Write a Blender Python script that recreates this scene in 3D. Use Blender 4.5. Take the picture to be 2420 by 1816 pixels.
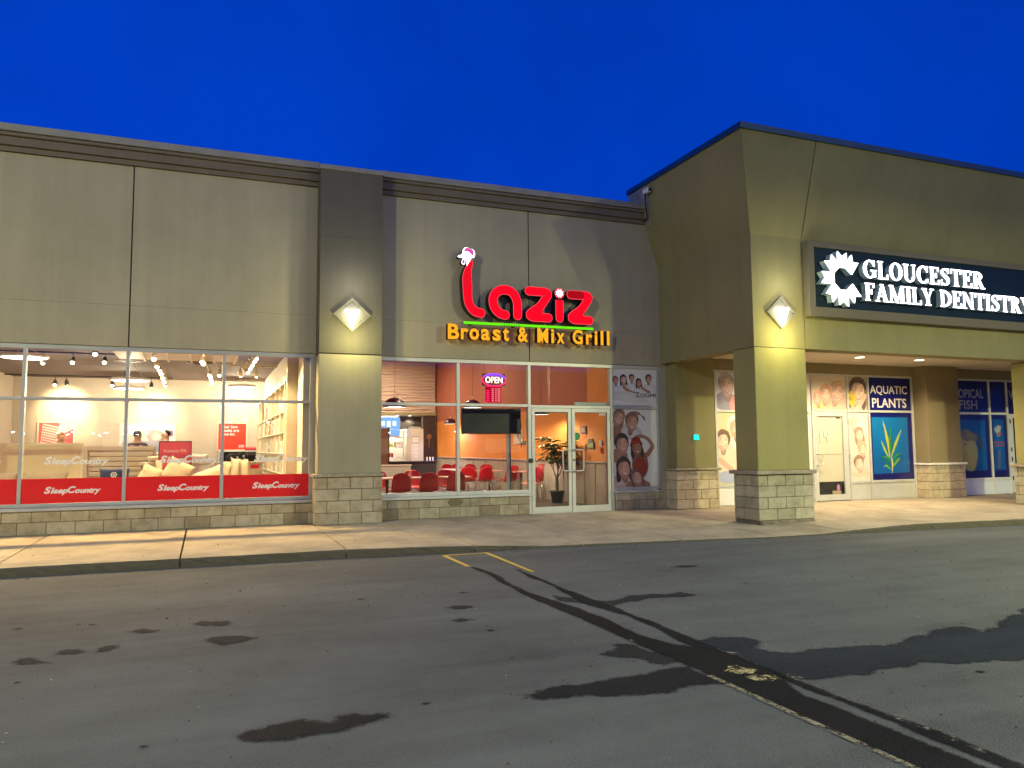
import bpy, bmesh, math, random
from mathutils import Vector, Matrix

random.seed(7)
for o in list(bpy.data.objects):
    bpy.data.objects.remove(o)
sc = bpy.context.scene
col = sc.collection

# ---------------------------------------------------------------- camera
CAM = Vector((0.0, -14.057, 1.316))
cam_data = bpy.data.cameras.new('camera')
cam_data.sensor_fit = 'HORIZONTAL'
cam_data.sensor_width = 36.0
cam_data.lens = 1811.2 / 2420 * 36.0
cam_data.clip_start = 0.1
cam_data.clip_end = 2000
cam = bpy.data.objects.new('camera', cam_data)
col.objects.link(cam)
_r = Vector((0.92917664, -0.36955058, -0.00794641))
_u = Vector((-0.02308684, -0.07947735, 0.99656929))
_f = Vector((0.36891432, 0.92580544, 0.08238025))
cam.matrix_world = Matrix(((_r.x, _u.x, -_f.x, CAM.x), (_r.y, _u.y, -_f.y, CAM.y), (_r.z, _u.z, -_f.z, CAM.z), (0, 0, 0, 1)))
sc.camera = cam

# ---------------------------------------------------------------- dusk sky
SUN_DIR = Vector((-0.554, 1.0, -0.285)).normalized()      # the way the light travels
world = bpy.data.worlds.new('World')
sc.world = world
world.use_nodes = True
wn = world.node_tree
wn.nodes.clear()
sky = wn.nodes.new('ShaderNodeTexSky')
sky.sky_type = 'NISHITA'
sky.sun_disc = False
sky.sun_elevation = math.asin(-SUN_DIR.z)
sky.sun_rotation = math.atan2(-SUN_DIR.x, -SUN_DIR.y)
sky.altitude = 100
sky.air_density = 1.0
sky.dust_density = 0.3
sky.ozone_density = 3.0
tint = wn.nodes.new('ShaderNodeMix')
tint.data_type = 'RGBA'
tint.blend_type = 'MULTIPLY'
tint.inputs[0].default_value = 1.0
tint.inputs[7].default_value = (0.004, 0.13, 1.0, 1)      # deep blue hour
bg = wn.nodes.new('ShaderNodeBackground')
bg.inputs[1].default_value = 0.15
wo = wn.nodes.new('ShaderNodeOutputWorld')
wn.links.new(sky.outputs[0], tint.inputs[6])
even = wn.nodes.new('ShaderNodeMix')                      # late dusk: almost even blue
even.data_type = 'RGBA'
even.inputs[0].default_value = 0.72
even.inputs[7].default_value = (0.0, 0.325, 3.40, 1)
wn.links.new(tint.outputs[2], even.inputs[6])
haze_tc = wn.nodes.new('ShaderNodeTexCoord')              # thin uneven veil of cloud
veil = wn.nodes.new('ShaderNodeTexNoise')
veil.inputs['Scale'].default_value = 3.2
veil.inputs['Detail'].default_value = 5.0
veil.inputs['Roughness'].default_value = 0.6
wn.links.new(haze_tc.outputs['Generated'], veil.inputs['Vector'])
vr = wn.nodes.new('ShaderNodeValToRGB')
vr.color_ramp.elements[0].position = 0.3
vr.color_ramp.elements[0].color = (0.86, 0.86, 0.88, 1)
vr.color_ramp.elements[1].position = 0.7
vr.color_ramp.elements[1].color = (1.14, 1.14, 1.10, 1)
wn.links.new(veil.outputs[0], vr.inputs[0])
vm = wn.nodes.new('ShaderNodeMix')
vm.data_type = 'RGBA'
vm.blend_type = 'MULTIPLY'
vm.inputs[0].default_value = 1.0
wn.links.new(even.outputs[2], vm.inputs[6])
wn.links.new(vr.outputs[0], vm.inputs[7])
wn.links.new(vm.outputs[2], bg.inputs[0])
wn.links.new(bg.outputs[0], wo.inputs[0])

sun_d = bpy.data.lights.new('sun', 'SUN')
sun_d.energy = 0.28
sun_d.angle = math.radians(0.9)
sun_d.color = (1.0, 0.95, 0.50)
sun = bpy.data.objects.new('sun', sun_d)
col.objects.link(sun)
sun.location = (24, -30, 14)
sun.rotation_euler = SUN_DIR.to_track_quat('-Z', 'Y').to_euler()

sc.view_settings.view_transform = 'Standard'
sc.view_settings.look = 'None'
sc.view_settings.gamma = 1.0
sc.view_settings.use_curve_mapping = False
sc.view_settings.exposure = 0.0
sc.render.engine = 'CYCLES'
cy = sc.cycles
cy.max_bounces = 7
cy.diffuse_bounces = 4
cy.glossy_bounces = 3
cy.transmission_bounces = 4
cy.transparent_max_bounces = 16
cy.caustics_reflective = False
cy.caustics_refractive = False
cy.sample_clamp_indirect = 5.0
cy.use_light_tree = True
cy.use_denoising = True

# ---------------------------------------------------------------- helpers: objects
def wloc(o):
    v = Vector((0, 0, 0))
    while o is not None:
        v += o.location
        o = o.parent
    return v

def tag(o, label=None, cat=None, group=None, kind=None):
    if label: o['label'] = label
    if cat: o['category'] = cat
    if group: o['group'] = group
    if kind: o['kind'] = kind
    return o

def thing(name, loc, label, cat, group=None):
    o = bpy.data.objects.new(name, None)
    o.empty_display_size = 0.1
    col.objects.link(o)
    o.location = loc
    return tag(o, label, cat, group)

def link(name, me, parent=None, loc=None):
    """mesh in world coordinates (loc None) or local mesh put at world loc"""
    o = bpy.data.objects.new(name, me)
    col.objects.link(o)
    base = wloc(parent) if parent else Vector((0, 0, 0))
    o.parent = parent
    o.location = (Vector(loc) if loc is not None else Vector((0, 0, 0))) - base
    return o

def copy_tree(o, parent=None):
    c = o.copy()
    col.objects.link(c)
    c.parent = parent
    for ch in list(o.children):
        copy_tree(ch, c)
    return c

class MB:
    """collects shapes, builds ONE mesh"""
    def __init__(s):
        s.v = []; s.f = []; s.mi = []; s.mats = []; s.sm = []
    def mid(s, m):
        if m is None: return 0
        if m not in s.mats: s.mats.append(m)
        return s.mats.index(m)
    def add(s, vs, fs, m=None, smooth=False):
        n = len(s.v); k = s.mid(m)
        s.v += [tuple(v) for v in vs]
        for f in fs:
            s.f.append([n + i for i in f]); s.mi.append(k); s.sm.append(smooth)
        return s
    def box(s, x0, x1, y0, y1, z0, z1, m=None):
        vs = [(x, y, z) for x in (x0, x1) for y in (y0, y1) for z in (z0, z1)]
        fs = [(0, 1, 3, 2), (4, 6, 7, 5), (0, 4, 5, 1), (2, 3, 7, 6), (0, 2, 6, 4), (1, 5, 7, 3)]
        return s.add(vs, fs, m)
    def prism(s, pts, y0, y1, m=None, side=None):
        """outline in (x,z), extruded from y0 (front) to y1"""
        n = len(pts)
        ar = sum(pts[i][0] * pts[(i + 1) % n][1] - pts[(i + 1) % n][0] * pts[i][1] for i in range(n))
        if ar < 0: pts = pts[::-1]
        vs = [(p[0], y0, p[1]) for p in pts] + [(p[0], y1, p[1]) for p in pts]
        s.add(vs, [list(range(n)), list(range(2 * n - 1, n - 1, -1))], m)
        k = len(s.v) - 2 * n
        sd = s.mid(side or m)
        for i in range(n):
            j = (i + 1) % n
            s.f.append([k + i, k + n + i, k + n + j, k + j]); s.mi.append(sd); s.sm.append(False)
        return s
    def tube(s, path, rad, m=None, seg=8, cap=True):
        path = [Vector(p) for p in path]
        n = len(path)
        rs = rad if isinstance(rad, (list, tuple)) else [rad] * n
        vs = []; fs = []
        t0 = (path[1] - path[0]).normalized()
        ref = Vector((0, 0, 1)) if abs(t0.z) < .9 else Vector((1, 0, 0))
        a = t0.cross(ref).normalized()
        for i, p in enumerate(path):
            t = (path[min(i + 1, n - 1)] - path[max(i - 1, 0)]).normalized()
            a = (a - t * a.dot(t))
            a = a.normalized() if a.length > 1e-6 else t.orthogonal().normalized()
            b = t.cross(a)
            for k in range(seg):
                an = 2 * math.pi * k / seg
                vs.append(p + (a * math.cos(an) + b * math.sin(an)) * rs[i])
        for i in range(n - 1):
            for k in range(seg):
                k2 = (k + 1) % seg
                fs.append((i * seg + k, i * seg + k2, (i + 1) * seg + k2, (i + 1) * seg + k))
        s.add(vs, fs, m, True)
        if cap:
            n0 = len(s.v) - len(vs)
            k = s.mid(m)
            s.f.append([n0 + i for i in range(seg)][::-1]); s.mi.append(k); s.sm.append(False)
            s.f.append([n0 + (n - 1) * seg + i for i in range(seg)]); s.mi.append(k); s.sm.append(False)
        return s
    def lathe(s, prof, c=(0, 0, 0), m=None, seg=24, smooth=True):
        vs = []; fs = []
        for r, z in prof:
            for k in range(seg):
                a = 2 * math.pi * k / seg
                vs.append((c[0] + r * math.cos(a), c[1] + r * math.sin(a), c[2] + z))
        for i in range(len(prof) - 1):
            for k in range(seg):
                k2 = (k + 1) % seg
                fs.append((i * seg + k, i * seg + k2, (i + 1) * seg + k2, (i + 1) * seg + k))
        return s.add(vs, fs, m, smooth)
    def ell(s, c, r, m=None, seg=16, rings=10):
        vs = []; fs = []
        for i in range(rings + 1):
            th = math.pi * i / rings
            for k in range(seg):
                a = 2 * math.pi * k / seg
                vs.append((c[0] + r[0] * math.sin(th) * math.cos(a), c[1] + r[1] * math.sin(th) * math.sin(a), c[2] + r[2] * math.cos(th)))
        for i in range(rings):
            for k in range(seg):
                k2 = (k + 1) % seg
                fs.append((i * seg + k, (i + 1) * seg + k, (i + 1) * seg + k2, i * seg + k2))
        return s.add(vs, fs, m, True)
    def mesh(s, name):
        me = bpy.data.meshes.new(name)
        me.from_pydata(s.v, [], s.f)
        for m in s.mats: me.materials.append(m)
        me.polygons.foreach_set('material_index', s.mi)
        me.polygons.foreach_set('use_smooth', s.sm)
        me.update()
        return me
    def build(s, name, parent=None, m=None, bevel=0, fixn=False):
        me = s.mesh(name)
        if m is not None and not me.materials: me.materials.append(m)
        if fixn or bevel:
            bm = bmesh.new(); bm.from_mesh(me)
            bmesh.ops.remove_doubles(bm, verts=bm.verts, dist=1e-6)
            bmesh.ops.recalc_face_normals(bm, faces=bm.faces)
            if bevel:
                es = [e for e in bm.edges if len(e.link_faces) == 2 and e.calc_face_angle(0) > 0.6]
                bmesh.ops.bevel(bm, geom=es, offset=bevel, segments=1, affect='EDGES', clamp_overlap=True)
            bm.to_mesh(me); bm.free()
        return link(name, me, parent)

_bc = {}
def bevel_box(sx, sy, sz, b, m):
    """shared chamfered box centred on its origin"""
    k = (round(sx, 3), round(sy, 3), round(sz, 3), b, m.name)
    if k in _bc: return _bc[k]
    bm = bmesh.new()
    bmesh.ops.create_cube(bm, size=1)
    for v in bm.verts: v.co = Vector((v.co.x * sx, v.co.y * sy, v.co.z * sz))
    bmesh.ops.bevel(bm, geom=list(bm.edges), offset=b, segments=1, affect='EDGES')
    me = bpy.data.meshes.new('block')
    bm.to_mesh(me); bm.free()
    me.materials.append(m)
    _bc[k] = me
    return me

def pbox(name, parent, x0, x1, y0, y1, z0, z1, m, b=0.004):
    return link(name, bevel_box(x1 - x0, y1 - y0, z1 - z0, b, m), parent, ((x0 + x1) / 2, (y0 + y1) / 2, (z0 + z1) / 2))

def ribbon(path, widths, n_cap=6, cap0=True, cap1=True, sub=4):
    """2-D outline of a stroke with round ends; path smoothed"""
    P = [Vector((p[0], p[1])) for p in path]
    W = list(widths) if isinstance(widths, (list, tuple)) else [widths] * len(P)
    if sub > 1 and len(P) > 2:
        Q = []; V = []
        for i in range(len(P) - 1):
            p0 = P[max(i - 1, 0)]; p1 = P[i]; p2 = P[i + 1]; p3 = P[min(i + 2, len(P) - 1)]
            for k in range(sub):
                t = k / sub
                q = 0.5 * ((2 * p1) + (p2 - p0) * t + (2 * p0 - 5 * p1 + 4 * p2 - p3) * t * t + (3 * p1 - p0 - 3 * p2 + p3) * t ** 3)
                Q.append(q); V.append(W[i] * (1 - t) + W[i + 1] * t)
        Q.append(P[-1]); V.append(W[-1])
        P, W = Q, V
    L = []; R = []
    n = len(P)
    for i, p in enumerate(P):
        t = (P[min(i + 1, n - 1)] - P[max(i - 1, 0)]).normalized()
        nn = Vector((-t.y, t.x))
        L.append(p + nn * W[i] / 2); R.append(p - nn * W[i] / 2)
    out = []
    t = (P[1] - P[0]).normalized(); a0 = math.atan2(t.y, t.x)
    if cap0:
        for k in range(n_cap + 1):
            a = a0 - math.pi / 2 - math.pi * k / n_cap
            out.append(P[0] + Vector((math.cos(a), math.sin(a))) * W[0] / 2)
    else:
        out += [R[0], L[0]]
    out += L[1:-1]
    t = (P[-1] - P[-2]).normalized(); a1 = math.atan2(t.y, t.x)
    if cap1:
        for k in range(n_cap + 1):
            a = a1 + math.pi / 2 - math.pi * k / n_cap
            out.append(P[-1] + Vector((math.cos(a), math.sin(a))) * W[-1] / 2)
    else:
        out += [L[-1], R[-1]]
    out += R[1:-1][::-1]
    return [(p.x, p.y) for p in out]

def flat_fill(outlines, y, m, name, parent, depth=0.0, side=None):
    """triangulated (x,z) outlines at plane y facing -y; depth>0 gives a solid reaching back"""
    bm = bmesh.new()
    mats = [m] + ([side] if side else [])
    for k, pts in enumerate(outlines):
        yy = y - 0.0006 * k
        n = len(pts)
        ar = sum(pts[i][0] * pts[(i + 1) % n][1] - pts[(i + 1) % n][0] * pts[i][1] for i in range(n))
        if ar < 0: pts = pts[::-1]
        vs = [bm.verts.new((p[0], yy, p[1])) for p in pts]
        f = bm.faces.new(vs)
        if depth:
            vb = [bm.verts.new((p[0], y + depth, p[1])) for p in pts]
            for i in range(n):
                j = (i + 1) % n
                g = bm.faces.new((vs[i], vb[i], vb[j], vs[j]))
                g.material_index = 1 if side else 0
            g = bm.faces.new(vb[::-1]); g.material_index = 1 if side else 0
    bm.normal_update()
    bmesh.ops.triangulate(bm, faces=[f for f in bm.faces if len(f.verts) > 4])
    me = bpy.data.meshes.new(name)
    bm.to_mesh(me); bm.free()
    for q in mats: me.materials.append(q)
    return link(name, me, parent)

def text_mesh(s, size=1.0, extrude=0.0, offset=0.0, shear=0.0, bevel=0.0, res=3):
    cu = bpy.data.curves.new('lettering', 'FONT')
    cu.body = s; cu.size = size; cu.extrude = extrude; cu.offset = offset; cu.shear = shear
    cu.bevel_depth = bevel; cu.bevel_resolution = 0; cu.resolution_u = res
    ob = bpy.data.objects.new('lettering', cu)
    col.objects.link(ob)
    dg = bpy.context.evaluated_depsgraph_get()
    me = bpy.data.meshes.new_from_object(ob.evaluated_get(dg))
    bpy.data.objects.remove(ob); bpy.data.curves.remove(cu)
    return me

def put_text(name, parent, s, x, y, z, h, m, width=None, offset=0.0, shear=0.0, extrude=0.0008, anchor='l', side=None, space=None):
    """text on a wall plane facing -y; (x,z) lower-left (or centre) of its box, h = height of its box, width optional"""
    me = text_mesh(s, 1.0, 0.0 if not extrude else extrude / h, offset, shear)
    xs = [v.co.x for v in me.vertices]; ys = [v.co.y for v in me.vertices]
    x0, x1, y0, y1 = min(xs), max(xs), min(ys), max(ys)
    sz = h / (y1 - y0)
    sx = sz if width is None else width / (x1 - x0)
    for v in me.vertices:
        a, b, c = v.co
        if anchor == 'c': px = x + (a - (x0 + x1) / 2) * sx
        else: px = x + (a - x0) * sx
        v.co = (px, y - (c * h + extrude), z + (b - y0) * sz)
    me.materials.clear()
    me.materials.append(m)
    if side:
        me.materials.append(side)
        for p in me.polygons:
            if abs(p.normal.y) < 0.5: p.material_index = 1
    me.name = name
    return link(name, me, parent)

# ---------------------------------------------------------------- helpers: materials
def nt(name):
    m = bpy.data.materials.new(name)
    m.use_nodes = True
    t = m.node_tree
    t.nodes.clear()
    out = t.nodes.new('ShaderNodeOutputMaterial')
    return m, t, out
def N(t, typ, **kw):
    n = t.nodes.new(typ)
    for k, v in kw.items():
        if k in ('data_type', 'blend_type', 'noise_dimensions', 'feature', 'distance', 'operation', 'musgrave_type', 'normalize', 'wave_type', 'bands_direction', 'wave_profile'): setattr(n, k, v)
        else: n.inputs[k].default_value = v
    return n
def ramp(t, fac, stops):
    r = t.nodes.new('ShaderNodeValToRGB')
    e = r.color_ramp.elements
    while len(e) > 1: e.remove(e[0])
    e[0].position, e[0].color = stops[0][0], (*stops[0][1], 1)
    for p, c in stops[1:]:
        q = e.new(p); q.color = (*c, 1)
    t.links.new(fac, r.inputs[0])
    return r.outputs[0]
def plain(name, c, rough=0.5, metal=0.0, spec=0.5, coat=0.0, bump=0.0, bscale=80.0, var=0.0, vscale=3.0):
    m, t, out = nt(name)
    b = N(t, 'ShaderNodeBsdfPrincipled', Roughness=rough, Metallic=metal)
    b.inputs['Base Color'].default_value = (*c, 1)
    b.inputs['Specular IOR Level'].default_value = spec
    b.inputs['Coat Weight'].default_value = coat
    b.inputs['Coat Roughness'].default_value = 0.08
    tc = t.nodes.new('ShaderNodeTexCoord')
    if var:
        nz = N(t, 'ShaderNodeTexNoise', Scale=vscale, Detail=6.0, Roughness=0.65)
        t.links.new(tc.outputs['Object'], nz.inputs['Vector'])
        lo = tuple(max(0, k * (1 - var)) for k in c); hi = tuple(min(1, k * (1 + var)) for k in c)
        t.links.new(ramp(t, nz.outputs[0], [(0.3, lo), (0.7, hi)]), b.inputs['Base Color'])
    if bump:
        nz = N(t, 'ShaderNodeTexNoise', Scale=bscale, Detail=4.0)
        t.links.new(tc.outputs['Object'], nz.inputs['Vector'])
        bp = N(t, 'ShaderNodeBump', Strength=bump, Distance=0.01)
        t.links.new(nz.outputs[0], bp.inputs['Height'])
        t.links.new(bp.outputs[0], b.inputs['Normal'])
    t.links.new(b.outputs[0], out.inputs[0])
    return m
def emit(name, c, s):
    m, t, out = nt(name)
    e = t.nodes.new('ShaderNodeEmission')
    e.inputs[0].default_value = (*c, 1); e.inputs[1].default_value = s
    t.links.new(e.outputs[0], out.inputs[0])
    return m
def stucco(name, c, bump=0.25, coarse=0.0):
    m, t, out = nt(name)
    b = N(t, 'ShaderNodeBsdfPrincipled', Roughness=0.92)
    b.inputs['Specular IOR Level'].default_value = 0.2
    tc = t.nodes.new('ShaderNodeTexCoord')
    geo = t.nodes.new('ShaderNodeNewGeometry')
    big = N(t, 'ShaderNodeTexNoise', Scale=0.55, Detail=5.0, Roughness=0.6)
    t.links.new(geo.outputs['Position'], big.inputs['Vector'])
    mp = t.nodes.new('ShaderNodeMapping'); mp.inputs['Scale'].default_value = (5.0, 5.0, 0.25)
    t.links.new(geo.outputs['Position'], mp.inputs[0])
    st = N(t, 'ShaderNodeTexNoise', Scale=1.0, Detail=4.0, Roughness=0.6)
    t.links.new(mp.outputs[0], st.inputs['Vector'])
    fine = N(t, 'ShaderNodeTexNoise', Scale=90.0, Detail=3.0, Roughness=0.7)
    t.links.new(geo.outputs['Position'], fine.inputs['Vector'])
    a = N(t, 'ShaderNodeMath', operation='MULTIPLY_ADD'); a.inputs[1].default_value = 0.6; a.inputs[2].default_value = 0.2
    t.links.new(big.outputs[0], a.inputs[0])
    a2 = N(t, 'ShaderNodeMath', operation='MULTIPLY_ADD'); a2.inputs[1].default_value = 0.28
    t.links.new(st.outputs[0], a2.inputs[0]); t.links.new(a.outputs[0], a2.inputs[2])
    a3 = N(t, 'ShaderNodeMath', operation='MULTIPLY_ADD'); a3.inputs[1].default_value = 0.30
    t.links.new(fine.outputs[0], a3.inputs[0]); t.links.new(a2.outputs[0], a3.inputs[2])
    lo = tuple(k * 0.76 for k in c); hi = tuple(min(1, k * 1.16) for k in c)
    t.links.new(ramp(t, a3.outputs[0], [(0.55, lo), (1.0, hi)]), b.inputs['Base Color'])
    f2 = N(t, 'ShaderNodeTexNoise', Scale=(22.0 if coarse else 160.0), Detail=6.0, Roughness=0.7, Distortion=(1.6 if coarse else 0.0))
    t.links.new(geo.outputs['Position'], f2.inputs['Vector'])
    bp = N(t, 'ShaderNodeBump', Strength=bump, Distance=(0.012 if coarse else 0.004))
    t.links.new(f2.outputs[0], bp.inputs['Height'])
    t.links.new(bp.outputs[0], b.inputs['Normal'])
    t.links.new(b.outputs[0], out.inputs[0])
    return m
def blockmat(name, cols):
    m, t, out = nt(name)
    b = N(t, 'ShaderNodeBsdfPrincipled', Roughness=0.9)
    b.inputs['Specular IOR Level'].default_value = 0.2
    oi = t.nodes.new('ShaderNodeObjectInfo')
    base = ramp(t, oi.outputs['Random'], [(i / (len(cols) - 1), c) for i, c in enumerate(cols)])
    geo = t.nodes.new('ShaderNodeNewGeometry')
    nz = N(t, 'ShaderNodeTexNoise', Scale=5.0, Detail=6.0, Roughness=0.7)
    t.links.new(geo.outputs['Position'], nz.inputs['Vector'])
    sp = N(t, 'ShaderNodeTexNoise', Scale=120.0, Detail=3.0)
    t.links.new(geo.outputs['Position'], sp.inputs['Vector'])
    mx = N(t, 'ShaderNodeMath', operation='MULTIPLY_ADD'); mx.inputs[1].default_value = 0.35
    t.links.new(sp.outputs[0], mx.inputs[0]); t.links.new(nz.outputs[0], mx.inputs[2])
    k = ramp(t, mx.outputs[0], [(0.42, (0.58, 0.55, 0.48)), (0.72, (1.0, 1.0, 1.0)), (0.95, (1.1, 1.1, 1.1))])
    mul = N(t, 'ShaderNodeMix', data_type='RGBA', blend_type='MULTIPLY'); mul.inputs[0].default_value = 1.0
    t.links.new(base, mul.inputs[6]); t.links.new(k, mul.inputs[7])
    t.links.new(mul.outputs[2], b.inputs['Base Color'])
    bp = N(t, 'ShaderNodeBump', Strength=0.35, Distance=0.004)
    t.links.new(sp.outputs[0], bp.inputs['Height']); t.links.new(bp.outputs[0], b.inputs['Normal'])
    t.links.new(b.outputs[0], out.inputs[0])
    return m
def glassmat(name, tintc=(0.96, 0.97, 0.96), boost=1.0, rough=0.0):
    m, t, out = nt(name)
    tr = t.nodes.new('ShaderNodeBsdfTransparent'); tr.inputs[0].default_value = (*tintc, 1)
    gl = t.nodes.new('ShaderNodeBsdfGlossy'); gl.inputs['Roughness'].default_value = rough
    fr = N(t, 'ShaderNodeFresnel', IOR=1.45)
    gb = t.nodes.new('ShaderNodeNewGeometry')
    im = t.nodes.new('ShaderNodeMix'); im.data_type = 'FLOAT'
    im.inputs[2].default_value = 1.45; im.inputs[3].default_value = 1 / 1.45
    t.links.new(gb.outputs['Backfacing'], im.inputs[0]); t.links.new(im.outputs[0], fr.inputs['IOR'])
    mu = N(t, 'ShaderNodeMath', operation='MULTIPLY'); mu.inputs[1].default_value = boost
    t.links.new(fr.outputs[0], mu.inputs[0])
    mx = t.nodes.new('ShaderNodeMixShader')
    t.links.new(mu.outputs[0], mx.inputs[0]); t.links.new(tr.outputs[0], mx.inputs[1]); t.links.new(gl.outputs[0], mx.inputs[2])
    t.links.new(mx.outputs[0], out.inputs[0])
    return m
def printmat(name, rough=0.35, coat=0.3, glow=0.0):
    m, t, out = nt(name)
    b = N(t, 'ShaderNodeBsdfPrincipled', Roughness=rough)
    b.inputs['Coat Weight'].default_value = coat
    b.inputs['Coat Roughness'].default_value = 0.05
    at = t.nodes.new('ShaderNodeVertexColor'); at.layer_name = 'Col'
    t.links.new(at.outputs[0], b.inputs['Base Color'])
    if glow:
        t.links.new(at.outputs[0], b.inputs['Emission Color'])
        b.inputs['Emission Strength'].default_value = glow
    t.links.new(b.outputs[0], out.inputs[0])
    return m
# ---------------------------------------------------------------- materials
STUC = stucco('stucco_tan', (0.42, 0.375, 0.255))
STUC_P = stucco('stucco_trowelled', (0.34, 0.31, 0.215), 0.7, 1.0)
STUC_U = stucco('stucco_grey_trowelled', (0.135, 0.126, 0.10), 0.7, 1.0)  # upper pier panels, darker than the panel below
STUC_G = stucco('stucco_olive', (0.27, 0.245, 0.115))
STUC_GP = stucco('stucco_olive_trowelled', (0.33, 0.305, 0.125), 0.6, 1.0)
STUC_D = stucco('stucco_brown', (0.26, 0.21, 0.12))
TRIM = stucco('cornice_taupe', (0.185, 0.155, 0.12), 0.15)
FLASH = plain('flashing_grey', (0.27, 0.255, 0.225), 0.6, 0.0, var=0.15)
NAVYM = plain('flashing_navy', (0.012, 0.05, 0.10), 0.4, 0.3, coat=0.2)
DARK = plain('dark_joint', (0.03, 0.028, 0.022), 0.95)
BLK = blockmat('block_tan', [(0.36, 0.31, 0.21), (0.47, 0.41, 0.29), (0.42, 0.37, 0.26), (0.30, 0.25, 0.16), (0.50, 0.45, 0.32)])
BLK_C = blockmat('block_cream', [(0.50, 0.42, 0.28), (0.58, 0.49, 0.34), (0.54, 0.46, 0.32)])  # wall pier stone, downlight brightness put into a lighter base
BLK_G = blockmat('block_buff', [(0.40, 0.37, 0.26), (0.46, 0.43, 0.31), (0.33, 0.31, 0.22), (0.50, 0.47, 0.34)])
CAPM = plain('cap_stone', (0.34, 0.29, 0.21), 0.9, bump=0.3, bscale=60, var=0.3, vscale=6)
MORTAR = plain('mortar', (0.17, 0.14, 0.09), 0.95, bump=0.3)
ALU = plain('aluminium_frame', (0.60, 0.61, 0.57), 0.42, 0.25, var=0.08, vscale=2)
ALU_D = plain('aluminium_grey', (0.42, 0.43, 0.43), 0.45, 0.25, var=0.1, vscale=2)
WHITEP = plain('white_paint', (0.80, 0.79, 0.76), 0.5, var=0.05)
RED_FILM = plain('red_film', (0.72, 0.008, 0.008), 0.35, coat=0.25)
PINKW = plain('white_lettering', (0.85, 0.72, 0.70), 0.5)
FROST = plain('frosted_lettering', (0.86, 0.82, 0.74), 0.7)
BLACK = plain('black_plastic', (0.012, 0.012, 0.012), 0.45)
STEEL = plain('steel', (0.62, 0.62, 0.60), 0.28, 0.9)
RUBBER = plain('rubber', (0.02, 0.02, 0.02), 0.8)
GLASS = glassmat('window_glass')
CONC_F = plain('footing_concrete', (0.20, 0.17, 0.12), 0.95, bump=0.6, bscale=30, var=0.4, vscale=8)

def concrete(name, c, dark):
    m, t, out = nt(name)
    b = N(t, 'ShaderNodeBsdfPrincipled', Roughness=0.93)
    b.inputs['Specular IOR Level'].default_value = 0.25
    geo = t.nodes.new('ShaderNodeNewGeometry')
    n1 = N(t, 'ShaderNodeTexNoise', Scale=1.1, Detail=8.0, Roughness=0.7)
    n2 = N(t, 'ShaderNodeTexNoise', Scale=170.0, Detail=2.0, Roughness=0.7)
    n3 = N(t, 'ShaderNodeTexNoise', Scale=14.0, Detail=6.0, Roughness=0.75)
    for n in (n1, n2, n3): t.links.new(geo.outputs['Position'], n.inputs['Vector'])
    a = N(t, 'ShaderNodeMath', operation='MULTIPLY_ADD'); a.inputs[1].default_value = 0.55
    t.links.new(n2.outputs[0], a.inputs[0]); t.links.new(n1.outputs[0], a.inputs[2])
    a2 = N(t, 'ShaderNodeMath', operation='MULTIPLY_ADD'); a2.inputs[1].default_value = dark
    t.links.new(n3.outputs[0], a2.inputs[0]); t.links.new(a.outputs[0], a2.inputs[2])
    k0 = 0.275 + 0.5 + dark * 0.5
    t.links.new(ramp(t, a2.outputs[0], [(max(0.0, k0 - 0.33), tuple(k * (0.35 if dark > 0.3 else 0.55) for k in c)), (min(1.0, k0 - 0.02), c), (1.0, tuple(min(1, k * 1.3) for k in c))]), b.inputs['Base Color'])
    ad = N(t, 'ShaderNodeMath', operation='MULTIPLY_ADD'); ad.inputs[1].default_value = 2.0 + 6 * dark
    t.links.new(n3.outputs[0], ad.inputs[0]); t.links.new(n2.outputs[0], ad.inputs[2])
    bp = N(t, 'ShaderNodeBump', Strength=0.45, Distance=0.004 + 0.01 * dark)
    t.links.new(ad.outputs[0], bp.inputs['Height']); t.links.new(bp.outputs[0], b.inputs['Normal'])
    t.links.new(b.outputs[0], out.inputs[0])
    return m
SLAB = concrete('sidewalk_concrete', (0.37, 0.32, 0.23), 0.15)
KERB = concrete('kerb_concrete', (0.085, 0.076, 0.054), 0.75)

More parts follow.
